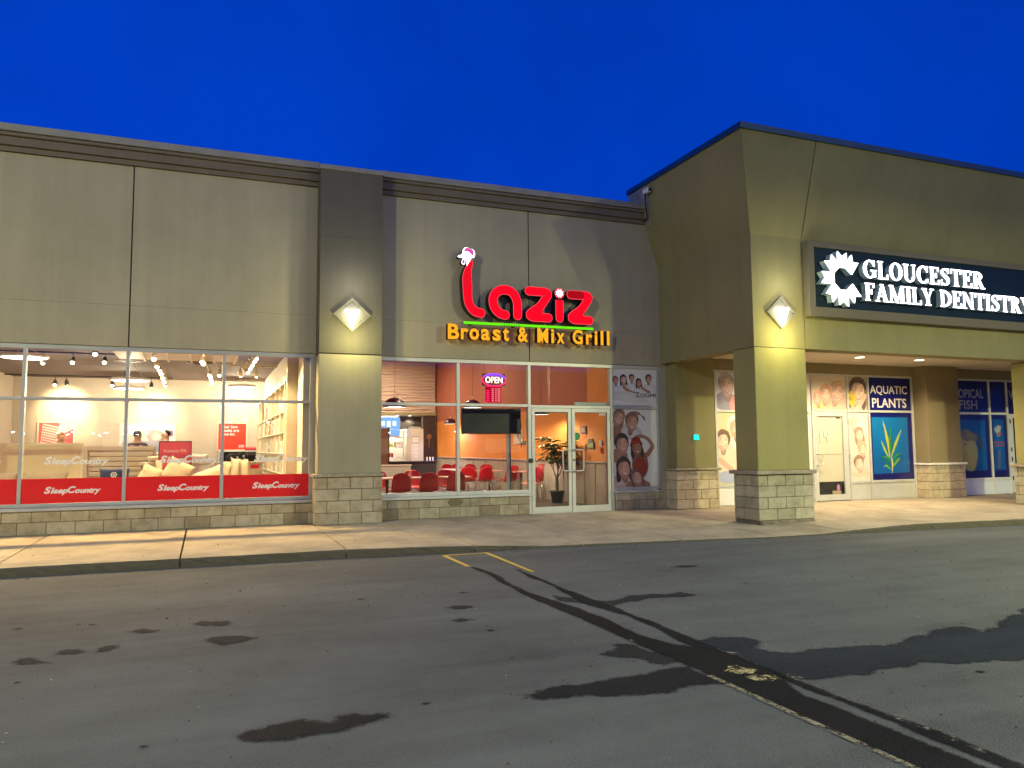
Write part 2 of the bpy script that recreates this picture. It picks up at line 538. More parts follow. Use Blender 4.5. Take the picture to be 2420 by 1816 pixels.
def asphalt_mat(name, lo, hi, rough, bump, wet=False):
    m, t, out = nt(name)
    b = N(t, 'ShaderNodeBsdfPrincipled', Roughness=rough)
    b.inputs['Specular IOR Level'].default_value = 0.12 if (not wet or rough > 0.5) else 0.5
    geo = t.nodes.new('ShaderNodeNewGeometry')
    n1 = N(t, 'ShaderNodeTexNoise', Scale=0.35, Detail=6.0, Roughness=0.6)
    mp = t.nodes.new('ShaderNodeMapping'); mp.inputs['Scale'].default_value = (0.22, 1.6, 1.0); mp.inputs['Rotation'].default_value = (0, 0, math.radians(7))
    t.links.new(geo.outputs['Position'], mp.inputs[0])
    ns = N(t, 'ShaderNodeTexNoise', Scale=1.3, Detail=6.0, Roughness=0.65)
    t.links.new(mp.outputs[0], ns.inputs['Vector'])
    n2 = N(t, 'ShaderNodeTexNoise', Scale=85.0, Detail=5.0, Roughness=0.85)
    vo = N(t, 'ShaderNodeTexVoronoi', Scale=90.0)
    n3 = N(t, 'ShaderNodeTexNoise', Scale=3.2, Detail=8.0, Roughness=0.75)
    for n in (n1, n2, vo, n3): t.links.new(geo.outputs['Position'], n.inputs['Vector'])
    s = N(t, 'ShaderNodeMath', operation='MULTIPLY_ADD'); s.inputs[1].default_value = 1.6
    t.links.new(n2.outputs[0], s.inputs[0]); t.links.new(n1.outputs[0], s.inputs[2])
    s2 = N(t, 'ShaderNodeMath', operation='MULTIPLY_ADD'); s2.inputs[1].default_value = 0.70
    t.links.new(ns.outputs[0], s2.inputs[0]); t.links.new(s.outputs[0], s2.inputs[2])
    s3 = N(t, 'ShaderNodeMath', operation='MULTIPLY_ADD'); s3.inputs[1].default_value = 0.4
    t.links.new(n3.outputs[0], s3.inputs[0]); t.links.new(s2.outputs[0], s3.inputs[2])
    s4 = N(t, 'ShaderNodeMath', operation='MULTIPLY'); s4.inputs[1].default_value = 0.38
    t.links.new(s3.outputs[0], s4.inputs[0])
    mid = tuple((a + c) / 2 for a, c in zip(lo, hi))
    t.links.new(ramp(t, s4.outputs[0], [(0.54, lo), (0.68, mid), (0.86, hi)]), b.inputs['Base Color'])
    bp = N(t, 'ShaderNodeBump', Strength=bump, Distance=0.006)
    t.links.new(vo.outputs['Distance'], bp.inputs['Height']); t.links.new(bp.outputs[0], b.inputs['Normal'])
    if wet:                                   # ragged, thinning edge
        at = t.nodes.new('ShaderNodeVertexColor'); at.layer_name = 'Edge'
        ne = N(t, 'ShaderNodeTexNoise', Scale=26.0, Detail=6.0, Roughness=0.8)
        t.links.new(geo.outputs['Position'], ne.inputs['Vector'])
        sm = N(t, 'ShaderNodeMath', operation='MULTIPLY_ADD'); sm.inputs[1].default_value = 0.65
        hf = N(t, 'ShaderNodeMath', operation='MULTIPLY'); hf.inputs[1].default_value = 0.5
        t.links.new(at.outputs[0], hf.inputs[0])
        t.links.new(ne.outputs[0], sm.inputs[0]); t.links.new(hf.outputs[0], sm.inputs[2])
        fac = ramp(t, sm.outputs[0], [(0.47, (0, 0, 0)), (0.68, (0.97, 0.97, 0.97))])
        tr = t.nodes.new('ShaderNodeBsdfTransparent')
        mx = t.nodes.new('ShaderNodeMixShader')
        t.links.new(fac, mx.inputs[0]); t.links.new(tr.outputs[0], mx.inputs[1]); t.links.new(b.outputs[0], mx.inputs[2])
        t.links.new(mx.outputs[0], out.inputs[0])
    else:
        t.links.new(b.outputs[0], out.inputs[0])
    return m
ASPH = asphalt_mat('asphalt', (0.056, 0.060, 0.059), (0.172, 0.182, 0.176), 0.9, 0.8)
WET = asphalt_mat('wet_asphalt', (0.003, 0.0033, 0.0035), (0.030, 0.033, 0.035), 0.85, 1.0, True)
DAMP = asphalt_mat('damp_asphalt', (0.008, 0.0087, 0.009), (0.050, 0.054, 0.056), 0.9, 0.9, True)
WETB = asphalt_mat('pooled_water', (0.004, 0.0065, 0.009), (0.040, 0.052, 0.064), 0.7, 1.0, True)  # wet stain with the sky's blue reflection put into its base colour
TAR = asphalt_mat('sealer', (0.002, 0.0022, 0.0024), (0.022, 0.024, 0.025), 0.85, 0.9, True)

def paint_mat(name, c, keep):
    """road paint with the asphalt showing where it has worn off"""
    m, t, out = nt(name)
    b = N(t, 'ShaderNodeBsdfPrincipled', Roughness=0.75)
    geo = t.nodes.new('ShaderNodeNewGeometry')
    n1 = N(t, 'ShaderNodeTexNoise', Scale=9.0, Detail=8.0, Roughness=0.8)
    n2 = N(t, 'ShaderNodeTexNoise', Scale=60.0, Detail=4.0, Roughness=0.8)
    for n in (n1, n2): t.links.new(geo.outputs['Position'], n.inputs['Vector'])
    s = N(t, 'ShaderNodeMath', operation='MULTIPLY_ADD'); s.inputs[1].default_value = 0.6
    t.links.new(n2.outputs[0], s.inputs[0]); t.links.new(n1.outputs[0], s.inputs[2])
    t.links.new(ramp(t, s.outputs[0], [(0.45, tuple(k * 0.5 for k in c)), (0.95, c)]), b.inputs['Base Color'])
    fac = ramp(t, s.outputs[0], [(keep - 0.05, (0, 0, 0)), (keep + 0.05, (1, 1, 1))])
    tr = t.nodes.new('ShaderNodeBsdfTransparent')
    mx = t.nodes.new('ShaderNodeMixShader')
    t.links.new(fac, mx.inputs[0]); t.links.new(tr.outputs[0], mx.inputs[1]); t.links.new(b.outputs[0], mx.inputs[2])
    t.links.new(mx.outputs[0], out.inputs[0])
    return m
YEL = paint_mat('yellow_paint', (0.66, 0.48, 0.07), 0.58)
YEL_W = paint_mat('worn_yellow_paint', (0.30, 0.25, 0.12), 0.95)
YEL_F = paint_mat('flaking_yellow_paint', (0.50, 0.42, 0.20), 0.82)
EDGE_W = paint_mat('worn_edge_paint', (0.30, 0.27, 0.17), 0.78)
PALE_W = paint_mat('worn_pale_paint', (0.24, 0.22, 0.17), 0.90)

# ---------------------------------------------------------------- parking lot and sidewalk
ZG = -0.13
lot = MB().add([(-160, -160, ZG), (160, -160, ZG), (160, 60, ZG), (-160, 60, ZG)], [(0, 1, 2, 3)], ASPH).build('parking_lot')
tag(lot, 'grey asphalt parking lot with dark wet stains', 'parking lot', kind='structure')

def fractal(pts, lev, amp):
    for _ in range(lev):
        out = []
        n = len(pts)
        for i in range(n):
            a = Vector(pts[i]); b = Vector(pts[(i + 1) % n])
            d = b - a
            nn = Vector((-d.y, d.x))
            out.append(tuple(a))
            out.append(tuple((a + b) / 2 + nn * random.uniform(-amp, amp)))
        pts = out
    return pts
def ground_patch(name, pts, z, m, parent=lot, lev=3, amp=0.16, feather=0.06):
    pts = fractal(pts, lev, amp)
    n = len(pts)
    xs_ = [p[0] for p in pts]; ys_ = [p[1] for p in pts]
    x0, x1, y0, y1 = min(xs_) - feather, max(xs_) + feather, min(ys_) - feather, max(ys_) + feather
    c = max(0.012, min(0.03, min(x1 - x0, y1 - y0) / 7))
    nx, ny = int((x1 - x0) / c) + 1, int((y1 - y0) / c) + 1
    segs = [(pts[i], pts[(i + 1) % n]) for i in range(n)]
    def sdist(x, y, near):
        best = 9.0; ins = False
        for (ax, ay), (bx, by) in near:
            dx, dy = bx - ax, by - ay
            l2 = dx * dx + dy * dy
            t = 0 if l2 == 0 else max(0, min(1, ((x - ax) * dx + (y - ay) * dy) / l2))
            best = min(best, (x - ax - dx * t) ** 2 + (y - ay - dy * t) ** 2)
            if (ay > y) != (by > y) and x < (bx - ax) * (y - ay) / (by - ay) + ax: ins = not ins
        return math.sqrt(best) * (1 if ins else -1)
    vid = {}; V = []; E_ = []; F = []
    val = {}
    for j in range(ny + 1):
        y = y0 + j * c
        near = [s for s in segs if min(s[0][1], s[1][1]) - feather * 2.5 <= y <= max(s[0][1], s[1][1]) + feather * 2.5]
        for i in range(nx + 1): val[i, j] = sdist(x0 + i * c, y, near) if near else -9
    def vget(i, j):
        if (i, j) not in vid:
            vid[i, j] = len(V); V.append((x0 + i * c, y0 + j * c, z))
            E_.append(max(0.0, min(1.0, 0.5 + val[i, j] / (2 * feather))))
        return vid[i, j]
    for j in range(ny):
        for i in range(nx):
            q = ((i, j), (i + 1, j), (i + 1, j + 1), (i, j + 1))
            if max(val[k] for k in q) > -feather: F.append([vget(*k) for k in q])
    me = bpy.data.meshes.new(name)
    me.from_pydata(V, [], F)
    ca = me.color_attributes.new('Edge', 'FLOAT_COLOR', 'POINT')
    for i, e in enumerate(E_): ca.data[i].color = (e, e, e, 1)
    me.materials.append(m)
    return link(name, me, parent)
stains = [
    (WET, -0.1262, [(1.74, -9.78), (2.0, -9.72), (2.28, -9.72), (2.52, -9.73), (2.76, -9.67), (2.98, -9.68), (3.02, -10.09), (2.55, -10.09), (2.23, -10.01), (1.97, -9.93), (1.8, -9.89)]),
    (DAMP, -0.1266, [(2.58, -9.21), (2.78, -9.1), (2.81, -8.99), (2.91, -9.03), (3.0, -9.35), (3.02, -9.58), (2.84, -9.57), (2.8, -9.5), (2.78, -9.37), (2.67, -9.3)]),
    (WETB, -0.1264, [(3.36, -9.12), (3.59, -9.09), (3.81, -9.19), (3.84, -9.32), (3.68, -9.45), (3.71, -9.58), (3.87, -9.69), (4.13, -9.68), (4.46, -9.75), (4.69, -9.8), (4.94, -9.7), (5.26, -9.6), (5.6, -9.61), (5.58, -9.79), (5.88, -9.73), (6.03, -9.59), (6.9, -9.3), (7.4, -9.6), (6.6, -10.2), (5.8, -10.5), (5.13, -10.42), (4.9, -10.36), (4.61, -10.32), (4.46, -10.2), (4.11, -10.22), (3.79, -10.21), (3.5, -10.2), (3.33, -9.98), (3.40, -9.68), (3.45, -9.58), (3.46, -9.48), (3.40, -9.34)]),
    (DAMP, -0.1268, [(3.18, -7.12), (3.31, -7.33), (3.47, -7.54), (3.58, -7.59), (3.86, -7.42), (4.1, -7.43), (4.23, -7.52), (4.39, -7.46), (4.45, -7.65), (4.27, -7.68), (4.09, -7.63), (3.93, -7.6), (3.64, -7.69), (3.45, -7.85), (3.44, -7.98), (3.33, -7.75), (3.25, -7.51), (3.12, -7.38)]),
    (WET, -0.1262, [(0.19, -9.8), (0.23, -9.77), (0.34, -9.73), (0.48, -9.7), (0.58, -9.77), (0.66, -9.82), (0.7, -9.73), (0.77, -9.7), (0.85, -9.77), (0.92, -9.78), (0.97, -9.82), (0.88, -9.86), (0.77, -9.91), (0.67, -9.97), (0.55, -9.94), (0.42, -9.98), (0.28, -9.94), (0.21, -9.89)]),
    (DAMP, -0.1262, [(-0.07, -7.01), (0.0, -6.93), (0.2, -7.01), (0.23, -7.14), (0.14, -7.17), (0.0, -7.1)]),
    (DAMP, -0.1262, [(0.04, -7.6), (0.14, -7.56), (0.3, -7.63), (0.4, -7.73), (0.29, -7.82), (0.16, -7.85), (0.08, -7.73)]),
    (DAMP, -0.1262, [(-0.96, -7.66), (-0.94, -7.56), (-0.85, -7.55), (-0.78, -7.65), (-0.84, -7.71)]),
    (DAMP, -0.1262, [(-1.2, -7.78), (-1.16, -7.67), (-1.07, -7.75), (-0.97, -7.88), (-1.1, -7.86)]),
    (DAMP, -0.1262, [(-0.69, -7.68), (-0.66, -7.55), (-0.59, -7.53), (-0.61, -7.68), (-0.67, -7.72)]),
    (DAMP, -0.1262, [(-0.54, -7.08), (-0.45, -7.02), (-0.3, -7.16), (-0.4, -7.2)]),
    (DAMP, -0.1262, [(2.05, -7.25), (2.15, -7.2), (2.3, -7.3), (2.2, -7.36)]),
    (DAMP, -0.1262, [(1.95, -7.75), (2.05, -7.72), (2.12, -7.8), (2.0, -7.84)]),
    (DAMP, -0.1262, [(5.2, -6.1), (5.4, -6.05), (5.55, -6.12), (5.35, -6.18)]),
]
for m, z, pts in stains:
    ground_patch('wet_stain', pts, z, m)
for k in range(26):
    a = random.uniform(-1.5, 6.5); b = random.uniform(-11.2, -5.5); r = random.uniform(0.010, 0.035)
    if abs(a - 3.2) < 0.5: continue
    pts = [(a + r * random.uniform(.7, 1.6) * math.cos(t), b + r * random.uniform(.5, 1) * math.sin(t)) for t in [i * 1.05 for i in range(6)]]
    ground_patch('small_spot', pts, -0.1258, random.choice((DAMP, DAMP, WET)), lev=1, feather=0.02)
def strip(name, pts, m, z, lev=2, amp=0.05):
    """ragged band: list of (y, x_left, x_right)"""
    L = [(p[1], p[0]) for p in pts]; R = [(p[2], p[0]) for p in pts][::-1]
    return ground_patch(name, L + R, z, m, lev=lev, amp=amp, feather=0.035)
strip('sealer_band', [(-5.1, 3.02, 3.06), (-5.6, 3.03, 3.10), (-6.2, 2.97, 3.04), (-6.7, 2.96, 3.03), (-7.1, 2.94, 3.05), (-7.5, 2.95, 3.10), (-7.9, 2.96, 3.14), (-8.4, 2.97, 3.14), (-8.9, 2.97, 3.14), (-9.15, 2.97, 3.2), (-9.4, 2.98, 3.40), (-10.1, 2.98, 3.39), (-10.4, 2.98, 3.25), (-10.8, 2.99, 3.26), (-11.3, 2.99, 3.27), (-12, 2.99, 3.25), (-14, 2.99, 3.25), (-18, 2.99, 3.25)], TAR, -0.1252, 3, .04)
strip('sealer_band', [(-5.5, 3.43, 3.48), (-6.6, 3.40, 3.44), (-7.3, 3.31, 3.44), (-7.7, 3.30, 3.44), (-8.2, 3.39, 3.44), (-8.8, 3.35, 3.44), (-9.2, 3.30, 3.43), (-9.6, 3.32, 3.42), (-10.2, 3.35, 3.42), (-10.8, 3.36, 3.43), (-11.3, 3.35, 3.46), (-12, 3.36, 3.46), (-14, 3.38, 3.45), (-18, 3.38, 3.45)], TAR, -0.1254, 3, .04)
def paint_flake(pts):
    pts = fractal(pts, 2, .16)
    bm = bmesh.new()
    f = bm.faces.new([bm.verts.new((p[0], p[1], -0.1238)) for p in pts])
    bm.normal_update()
    if f.normal.z < 0: f.normal_flip()
    bmesh.ops.triangulate(bm, faces=[f])
    me = bpy.data.meshes.new('paint_flake'); bm.to_mesh(me); bm.free()
    me.materials.append(YEL_F)
    return link('paint_flake', me, lot)
def pline(x0, x1, y0, y1, m, z):
    MB().add([(x0, y1, z), (x1, y1, z), (x1, y0, z), (x0, y0, z)], [(0, 1, 2, 3)], m).build('painted_line', lot)
pline(2.972, 3.034, -5.05, -3.98, YEL, -0.1246)
pline(3.034, 3.62, -4.035, -3.97, YEL, -0.1246)
MB().add([(3.53, -5.75, -0.1243), (3.58, -5.75, -0.1243), (3.645, -3.95, -0.1243), (3.575, -3.95, -0.1243)], [(0, 1, 2, 3)], YEL).build('painted_line', lot)
pline(2.93, 3.0, -9.0, -5.05, YEL_W, -0.1246)
pline(2.955, 2.995, -18, -9.9, EDGE_W, -0.1240)
pline(3.41, 3.49, -18, -9.5, PALE_W, -0.1246)
paint_flake([(3.12, -9.86), (3.2, -9.78), (3.29, -9.8), (3.33, -9.93), (3.26, -9.98), (3.16, -9.95)])
paint_flake([(3.16, -10.02), (3.25, -10.0), (3.36, -10.05), (3.34, -10.14), (3.24, -10.17), (3.17, -10.1)])

def lerp_tab(tab, x):
    if x <= tab[0][0]: return tab[0][1]
    for (a, p), (b, q) in zip(tab, tab[1:]):
        if x <= b: return p + (q - p) * (x - a) / (b - a)
    return tab[-1][1]
YK = [(-40, -3.55), (-2.2, -3.58), (1.7, -3.63), (3.5, -3.79), (5.2, -3.90), (7.0, -4.10), (8.3, -4.30), (9.6, -4.33), (11.3, -4.42), (13.5, -4.62), (18, -4.9), (40, -5.6)]
ZK = [(-40, -0.015), (1.7, -0.02), (2.8, -0.03), (3.6, -0.05), (4.6, -0.10), (7.9, -0.108), (9.2, -0.105), (10.2, -0.06), (11.2, -0.025), (40, -0.015)]
walk = thing('sidewalk', (0, 0, 0), 'concrete sidewalk along the shop fronts with a stained kerb edge', 'sidewalk')
walk['kind'] = 'structure'
def slab(x0, x1, ya, yb, kerb):
    """ya, yb: functions of x for the inner and outer edge"""
    g = 0.012 if kerb else 0.006
    n = max(2, int((x1 - x0) / (0.11 if kerb else 0.4)))
    m = MB()
    rows = []
    xs = [x0 + g + (x1 - x0 - 2 * g) * i / n for i in range(n + 1)]
    def zat(x, y):
        t = min(1, max(0, (-0.2 - y) / (-0.2 - lerp_tab(YK, x))))
        return lerp_tab(ZK, x) * t
    def prof(x):
        a, b = ya(x), yb(x)
        p = []
        for k in range(5):
            y = a + (b + 0.03 - a) * k / 4
            p.append((x, y, zat(x, y)))
        if kerb:
            j = lambda s: random.uniform(-s, s)
            zt = zat(x, b)
            h = (zt - ZG)
            p.append((x, b + 0.016 + j(.009), zt - 0.003 + j(.002)))
            p.append((x, b + .002 + j(.010), zt - min(0.022, h * .5) + j(.007)))
            p.append((x, b - 0.006 + j(.012), zt - h * 0.6 + j(.012)))
            p.append((x, b - 0.012, ZG - 0.03))
        else:
            p.append((x, b, zat(x, b)))
            p.append((x, b, -0.12))
        return p
    R = [prof(x) for x in xs]
    np_ = len(R[0])
    vs = [v for r in R for v in r]
    fs = [(i * np_ + k, i * np_ + k + 1, (i + 1) * np_ + k + 1, (i + 1) * np_ + k) for i in range(n) for k in range(np_ - 1)]
    m.add(vs, fs, SLAB)
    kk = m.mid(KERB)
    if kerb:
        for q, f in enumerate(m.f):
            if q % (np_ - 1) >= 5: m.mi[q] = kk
    # ends
    for r0 in (0, n):
        base = [r0 * np_ + k for k in range(np_)]
        m.v += [(R[r0][-1][0], R[r0][-1][1], -0.16), (R[r0][0][0], R[r0][0][1], -0.16)]
        m.f.append(base + [len(m.v) - 2, len(m.v) - 1]); m.mi.append(0); m.sm.append(False)
    o = m.build('slab', walk, fixn=False)
    bm = bmesh.new(); bm.from_mesh(o.data)
    bmesh.ops.recalc_face_normals(bm, faces=bm.faces)
    up = sum(f.normal.z for f in bm.faces)
    if up < 0: bmesh.ops.reverse_faces(bm, faces=bm.faces)
    bm.to_mesh(o.data); bm.free()
    return o
zero = lambda x: 0.03
front = lambda x: lerp_tab(YK, x)
inner = lambda x: lerp_tab([(1.7, -2.56), (3.6, -2.74), (5.15, -3.0), (6.8, -3.12), (8.7, -3.2), (9.3, -3.3), (13.5, -3.55), (40, -4.2)], x)
innerb = lambda x: inner(x) - 0.01
xs = [-14, -12, -10.2, -8.2, -6.2, -4.25, -2.27, -0.27, 1.77]
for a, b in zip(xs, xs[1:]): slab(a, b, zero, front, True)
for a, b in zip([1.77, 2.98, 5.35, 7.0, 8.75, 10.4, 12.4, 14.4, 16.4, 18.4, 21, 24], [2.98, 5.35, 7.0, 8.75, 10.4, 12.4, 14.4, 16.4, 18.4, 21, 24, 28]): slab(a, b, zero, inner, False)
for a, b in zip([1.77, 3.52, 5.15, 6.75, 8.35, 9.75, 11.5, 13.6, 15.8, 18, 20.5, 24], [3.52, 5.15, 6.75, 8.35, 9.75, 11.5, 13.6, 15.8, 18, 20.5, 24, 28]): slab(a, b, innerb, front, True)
MB().box(-14, 28, -3.4, 0.1, -0.3, -0.125, DARK).build('sub_base', walk)

# loose grit and pale scraps lying about
gm1 = plain('grit_dark', (.05, .047, .042), .9); gm2 = plain('grit_pale', (.42, .38, .32), .9)
gb = MB()
random.seed(5)
for k in range(900):
    if k < 420:
        gx = random.uniform(-3.5, 12); gy = lerp_tab(YK, gx) - abs(random.gauss(0, .16)) - .02; gz = ZG
    elif k < 800:
        gx = random.uniform(-2.5, 9); gy = random.uniform(-11.8, -4.5); gz = ZG
    else:
        gx = random.uniform(-3, 12); gy = random.uniform(-3.2, -.15); gz = lerp_tab(ZK, gx) * min(1, -gy / 3.6)
    r = random.uniform(.003, .008) * (1.5 if random.random() < .08 else 1)
    a = random.uniform(0, 3)
    vs = [(gx + r * 1.3 * math.cos(a + q * 1.571) * random.uniform(.7, 1.2), gy + r * 1.3 * math.sin(a + q * 1.571) * random.uniform(.7, 1.2), gz + r * .3) for q in range(4)] + [(gx, gy, gz + r), (gx, gy, gz - r * .3)]
    gb.add(vs, [(0, 1, 4), (1, 2, 4), (2, 3, 4), (3, 0, 4), (1, 0, 5), (2, 1, 5), (3, 2, 5), (0, 3, 5)], gm2 if random.random() < .14 else gm1)
go = gb.build('grit')
tag(go, 'loose grit and pale scraps scattered on the asphalt and along the kerb', 'grit', kind='stuff')
random.seed(11)

# ---------------------------------------------------------------- masonry helpers
def course(parent, a0, a1, f, z0, z1, first, m, axis='x', depth=0.10, name='brick'):
    """one course of blocks; f = outer face coordinate; joints at first + k*0.4"""
    js = [a0]
    k = math.ceil((a0 + 0.04 - first) / 0.4)
    while first + k * 0.4 < a1 - 0.04:
        js.append(first + k * 0.4); k += 1
    js.append(a1)
    for i, (s, e) in enumerate(zip(js, js[1:])):
        s2 = s + (0.005 if i else 0); e2 = e - (0.005 if i < len(js) - 2 else 0)
        pr = random.uniform(-0.0025, 0.0025)
        if axis == 'x': pbox(name, parent, s2, e2, f + pr, f + depth, z0 + 0.005, z1 - 0.005, m, 0.006)
        elif axis == 'y': pbox(name, parent, f + pr, f + depth, s2, e2, z0 + 0.005, z1 - 0.005, m, 0.006)
        else: pbox(name, parent, f - depth, f - pr, s2, e2, z0 + 0.005, z1 - 0.005, m, 0.006)

def stone_base(parent, x0, x1, y0, y1, rows, m, zb=0.0, h=0.2, ph=0.0, right=True):
    MB().box(x0 + 0.012, x1 - 0.012, y0 + 0.012, y1, zb - 0.02, zb + rows * h - 0.004, MORTAR).build('mortar_core', parent)
    for r in range(rows):
        z0 = zb + r * h
        course(parent, x0, x1, y0, z0, z0 + h, x0 + ph + (0.0 if r % 2 else 0.2) + 0.2, m)
        course(parent, y0 + 0.105, y1, x0, z0, z0 + h, y0 + (0.2 if r % 2 else 0.4), m, 'y')
        if right: course(parent, y0 + 0.105, y1, x1, z0, z0 + h, y0 + (0.2 if r % 2 else 0.4), m, 'z')

def cornice(parent, x0, x1):
    bands = [(6.10, 6.185, -0.05), (6.192, 6.325, -0.10), (6.332, 6.385, -0.145)]
    for a, b, y in bands:
        pbox('cornice_band', parent, x0, x1, y, 0.1, a, b, TRIM, 0.006)
    pbox('cornice_backing', parent, x0, x1, -0.02, 0.1, 6.10, 6.39, DARK, 0.002)
    pbox('coping', parent, x0, x1, -0.175, 0.25, 6.395, 6.515, FLASH, 0.008)

def panels(parent, xs, zs, y0, y1, m, gap=0.011):
    for i in range(len(xs) - 1):
        for j in range(len(zs) - 1):
            gx0 = gap if i else 0; gx1 = gap if i < len(xs) - 2 else 0
            gz0 = 0.0012 if j else 0; gz1 = 0.0012 if j < len(zs) - 2 else 0
            pbox('wall_panel', parent, xs[i] + gx0, xs[i + 1] - gx1, y0, y1, zs[j] + gz0, zs[j + 1] - gz1, m, 0.0015)
    pbox('panel_backing', parent, xs[0] + .01, xs[-1] - .01, y0 + 0.018, y1 + 0.03, zs[0] + .01, zs[-1] - .002, DARK, 0.001)

def pane(parent, x0, x1, z0, z1, y=0.055, m=None):
    return MB().box(x0, x1, y, y + 0.006, z0, z1, m or GLASS).build('pane', parent)

# ---------------------------------------------------------------- left shop (mattresses)
shop = thing('shop_building', (-2, 0, 0), 'tan stucco mattress shop with a wide bright window left of the pier', 'building', 'shop units')
panels(shop, [-14, -8.4, -4.85, -1.235, 1.80], [3.03, 3.72, 6.10], 0.0, 0.2, STUC)
cornice(shop, -14, 1.80)
pbox('parapet', shop, -14, 1.8, 0.23, 0.5, 3.2, 6.39, STUC, 0.005)
# window with mullions, panes, red film
win = MB().box(-8.7, 1.76, 0.03, 0.13, 2.955, 3.028).box(-8.7, 1.76, 0.028, 0.13, 0.43, 0.485).build('window', shop, ALU_D, bevel=0.004)
mull = [-8.68, -7.19, -5.69, -4.20, -2.71, -1.238, 0.257, 1.735]
for i, x in enumerate(mull):
    pbox('mullion', win, x - 0.026, x + 0.026, 0.022, 0.135, 0.486, 2.954, ALU_D, 0.003)
for a, b in zip(mull, mull[1:]):
    pbox('transom', win, a + 0.027, b - 0.027, 0.03, 0.13, 2.13, 2.182, ALU_D, 0.003)
    pane(win, a + 0.027, b - 0.027, 0.486, 2.129)
    pane(win, a + 0.027, b - 0.027, 2.183, 2.954)
    f = pbox('window_film', win, a + 0.028, b - 0.028, 0.046, 0.053, 0.488, 0.88, RED_FILM, 0.0005)
pbox('jamb', shop, 1.762, 1.80, 0.01, 0.2, 0.43, 3.03, STUC, 0.003)
pbox('window_sill', shop, -9, 1.79, -0.045, 0.13, 0.372, 0.428, ALU_D, 0.006)
MB().box(-9, 1.79, 0.004, 0.2, -0.02, 0.37, MORTAR).build('mortar_core', shop)
course(shop, -9, 1.79, -0.006, 0.0, 0.2, -2.71, BLK)
course(shop, -9, 1.79, -0.006, 0.2, 0.37, -2.52, BLK)

def sleep_text(parent, x, y, z, w, m):
    """four runs of lettering: S leep C ountry, slanted heavy letters"""
    k = w / 0.86
    runs = [('S', 0.0, 0.0, 0.118, 0.112), ('leep', 0.098, -0.028, 0.128, 0.262), ('C', 0.352, 0.0, 0.122, 0.125), ('ountry', 0.462, -0.028, 0.115, 0.40)]
    for s, dx, dz, h, ww in runs:
        put_text('lettering', parent, s, x + dx * k, y, z + dz * k, h * k, m, width=ww * k, offset=0.045, shear=0.28)
for a, b in zip(mull[3:], mull[4:]):
    sleep_text(win, a + 0.50 if a > -2 else a + 0.34, 0.0445, 0.64, 0.80, PINKW)
    sleep_text(win, a + 0.52 if a > -2 else a + 0.32, 0.054, 1.10, 0.92, FROST)

# shell behind the glass
INW = plain('shop_wall_beige', (0.56, 0.475, 0.37), 0.85, var=0.04)
INC = plain('shop_ceiling_taupe', (0.20, 0.155, 0.135), 0.8, var=0.1)
INF = plain('shop_floor', (0.34, 0.28, 0.22), 0.45, var=0.15)
CREAM = plain('cream_paint', (0.74, 0.64, 0.47), 0.6)
pbox('interior_floor', shop, -9, 1.7, 0.14, 10.5, -0.1, 0.0, INF, 0.002)
pbox('interior_ceiling', shop, -9, 1.7, 0.36, 10.5, 3.37, 3.5, INC, 0.002)
pbox('ceiling_bulkhead', shop, -9, 1.7, 0.232, 0.36, 3.03, 3.36, CREAM, 0.002)
pbox('back_wall', shop, -9, 1.7, 10.45, 10.6, 0.0, 3.37, INW, 0.002)
pbox('side_wall', shop, -5.05, -4.95, 0.16, 10.44, 0.0, 3.365, INW, 0.002)
pbox('side_wall', shop, 1.60, 1.72, 0.16, 10.44, 0.0, 3.365, INW, 0.002)
# cream ceiling raft with ribs
raft = MB().box(-1.72, 0.58, 1.2, 3.68, 3.22, 3.25, CREAM).build('ceiling_raft', shop)
for x in (-1.25, -0.8, -0.35, 0.1, 0.5): pbox('rib', raft, x, x + 0.045, 1.2, 3.68, 3.18, 3.22, CREAM, 0.003)

# ---------------------------------------------------------------- restaurant
rest = thing('shop_building', (6, 0, 0), 'tan stucco restaurant with double doors under the red lettering', 'building', 'shop units')
panels(rest, [2.92, 5.985, 9.20], [3.03, 3.72, 6.10], 0.0, 0.2, STUC)
cornice(rest, 2.92, 8.80)
pbox('parapet', rest, 2.92, 9.2, 0.23, 0.5, 4.95, 6.39, STUC, 0.005)
# pier between the two shops
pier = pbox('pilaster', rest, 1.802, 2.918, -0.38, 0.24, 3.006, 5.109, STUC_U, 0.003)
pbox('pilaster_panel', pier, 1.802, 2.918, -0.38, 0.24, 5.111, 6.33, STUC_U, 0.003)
pbox('pilaster_panel', pier, 1.802, 2.918, -0.38, 0.24, 0.876, 2.985, STUC_P, 0.006)
pbox('reveal', pier, 1.812, 2.908, -0.362, 0.24, 2.98, 3.01, DARK, 0.002)
pbox('coping', pier, 1.775, 2.945, -0.405, 0.26, 6.332, 6.415, FLASH, 0.006)
stone_base(pier, 1.765, 2.93, -0.425, 0.0, 4, BLK, h=0.205)
pbox('cap', pier, 1.725, 2.96, -0.465, 0.0, 0.822, 0.876, CAPM, 0.010)
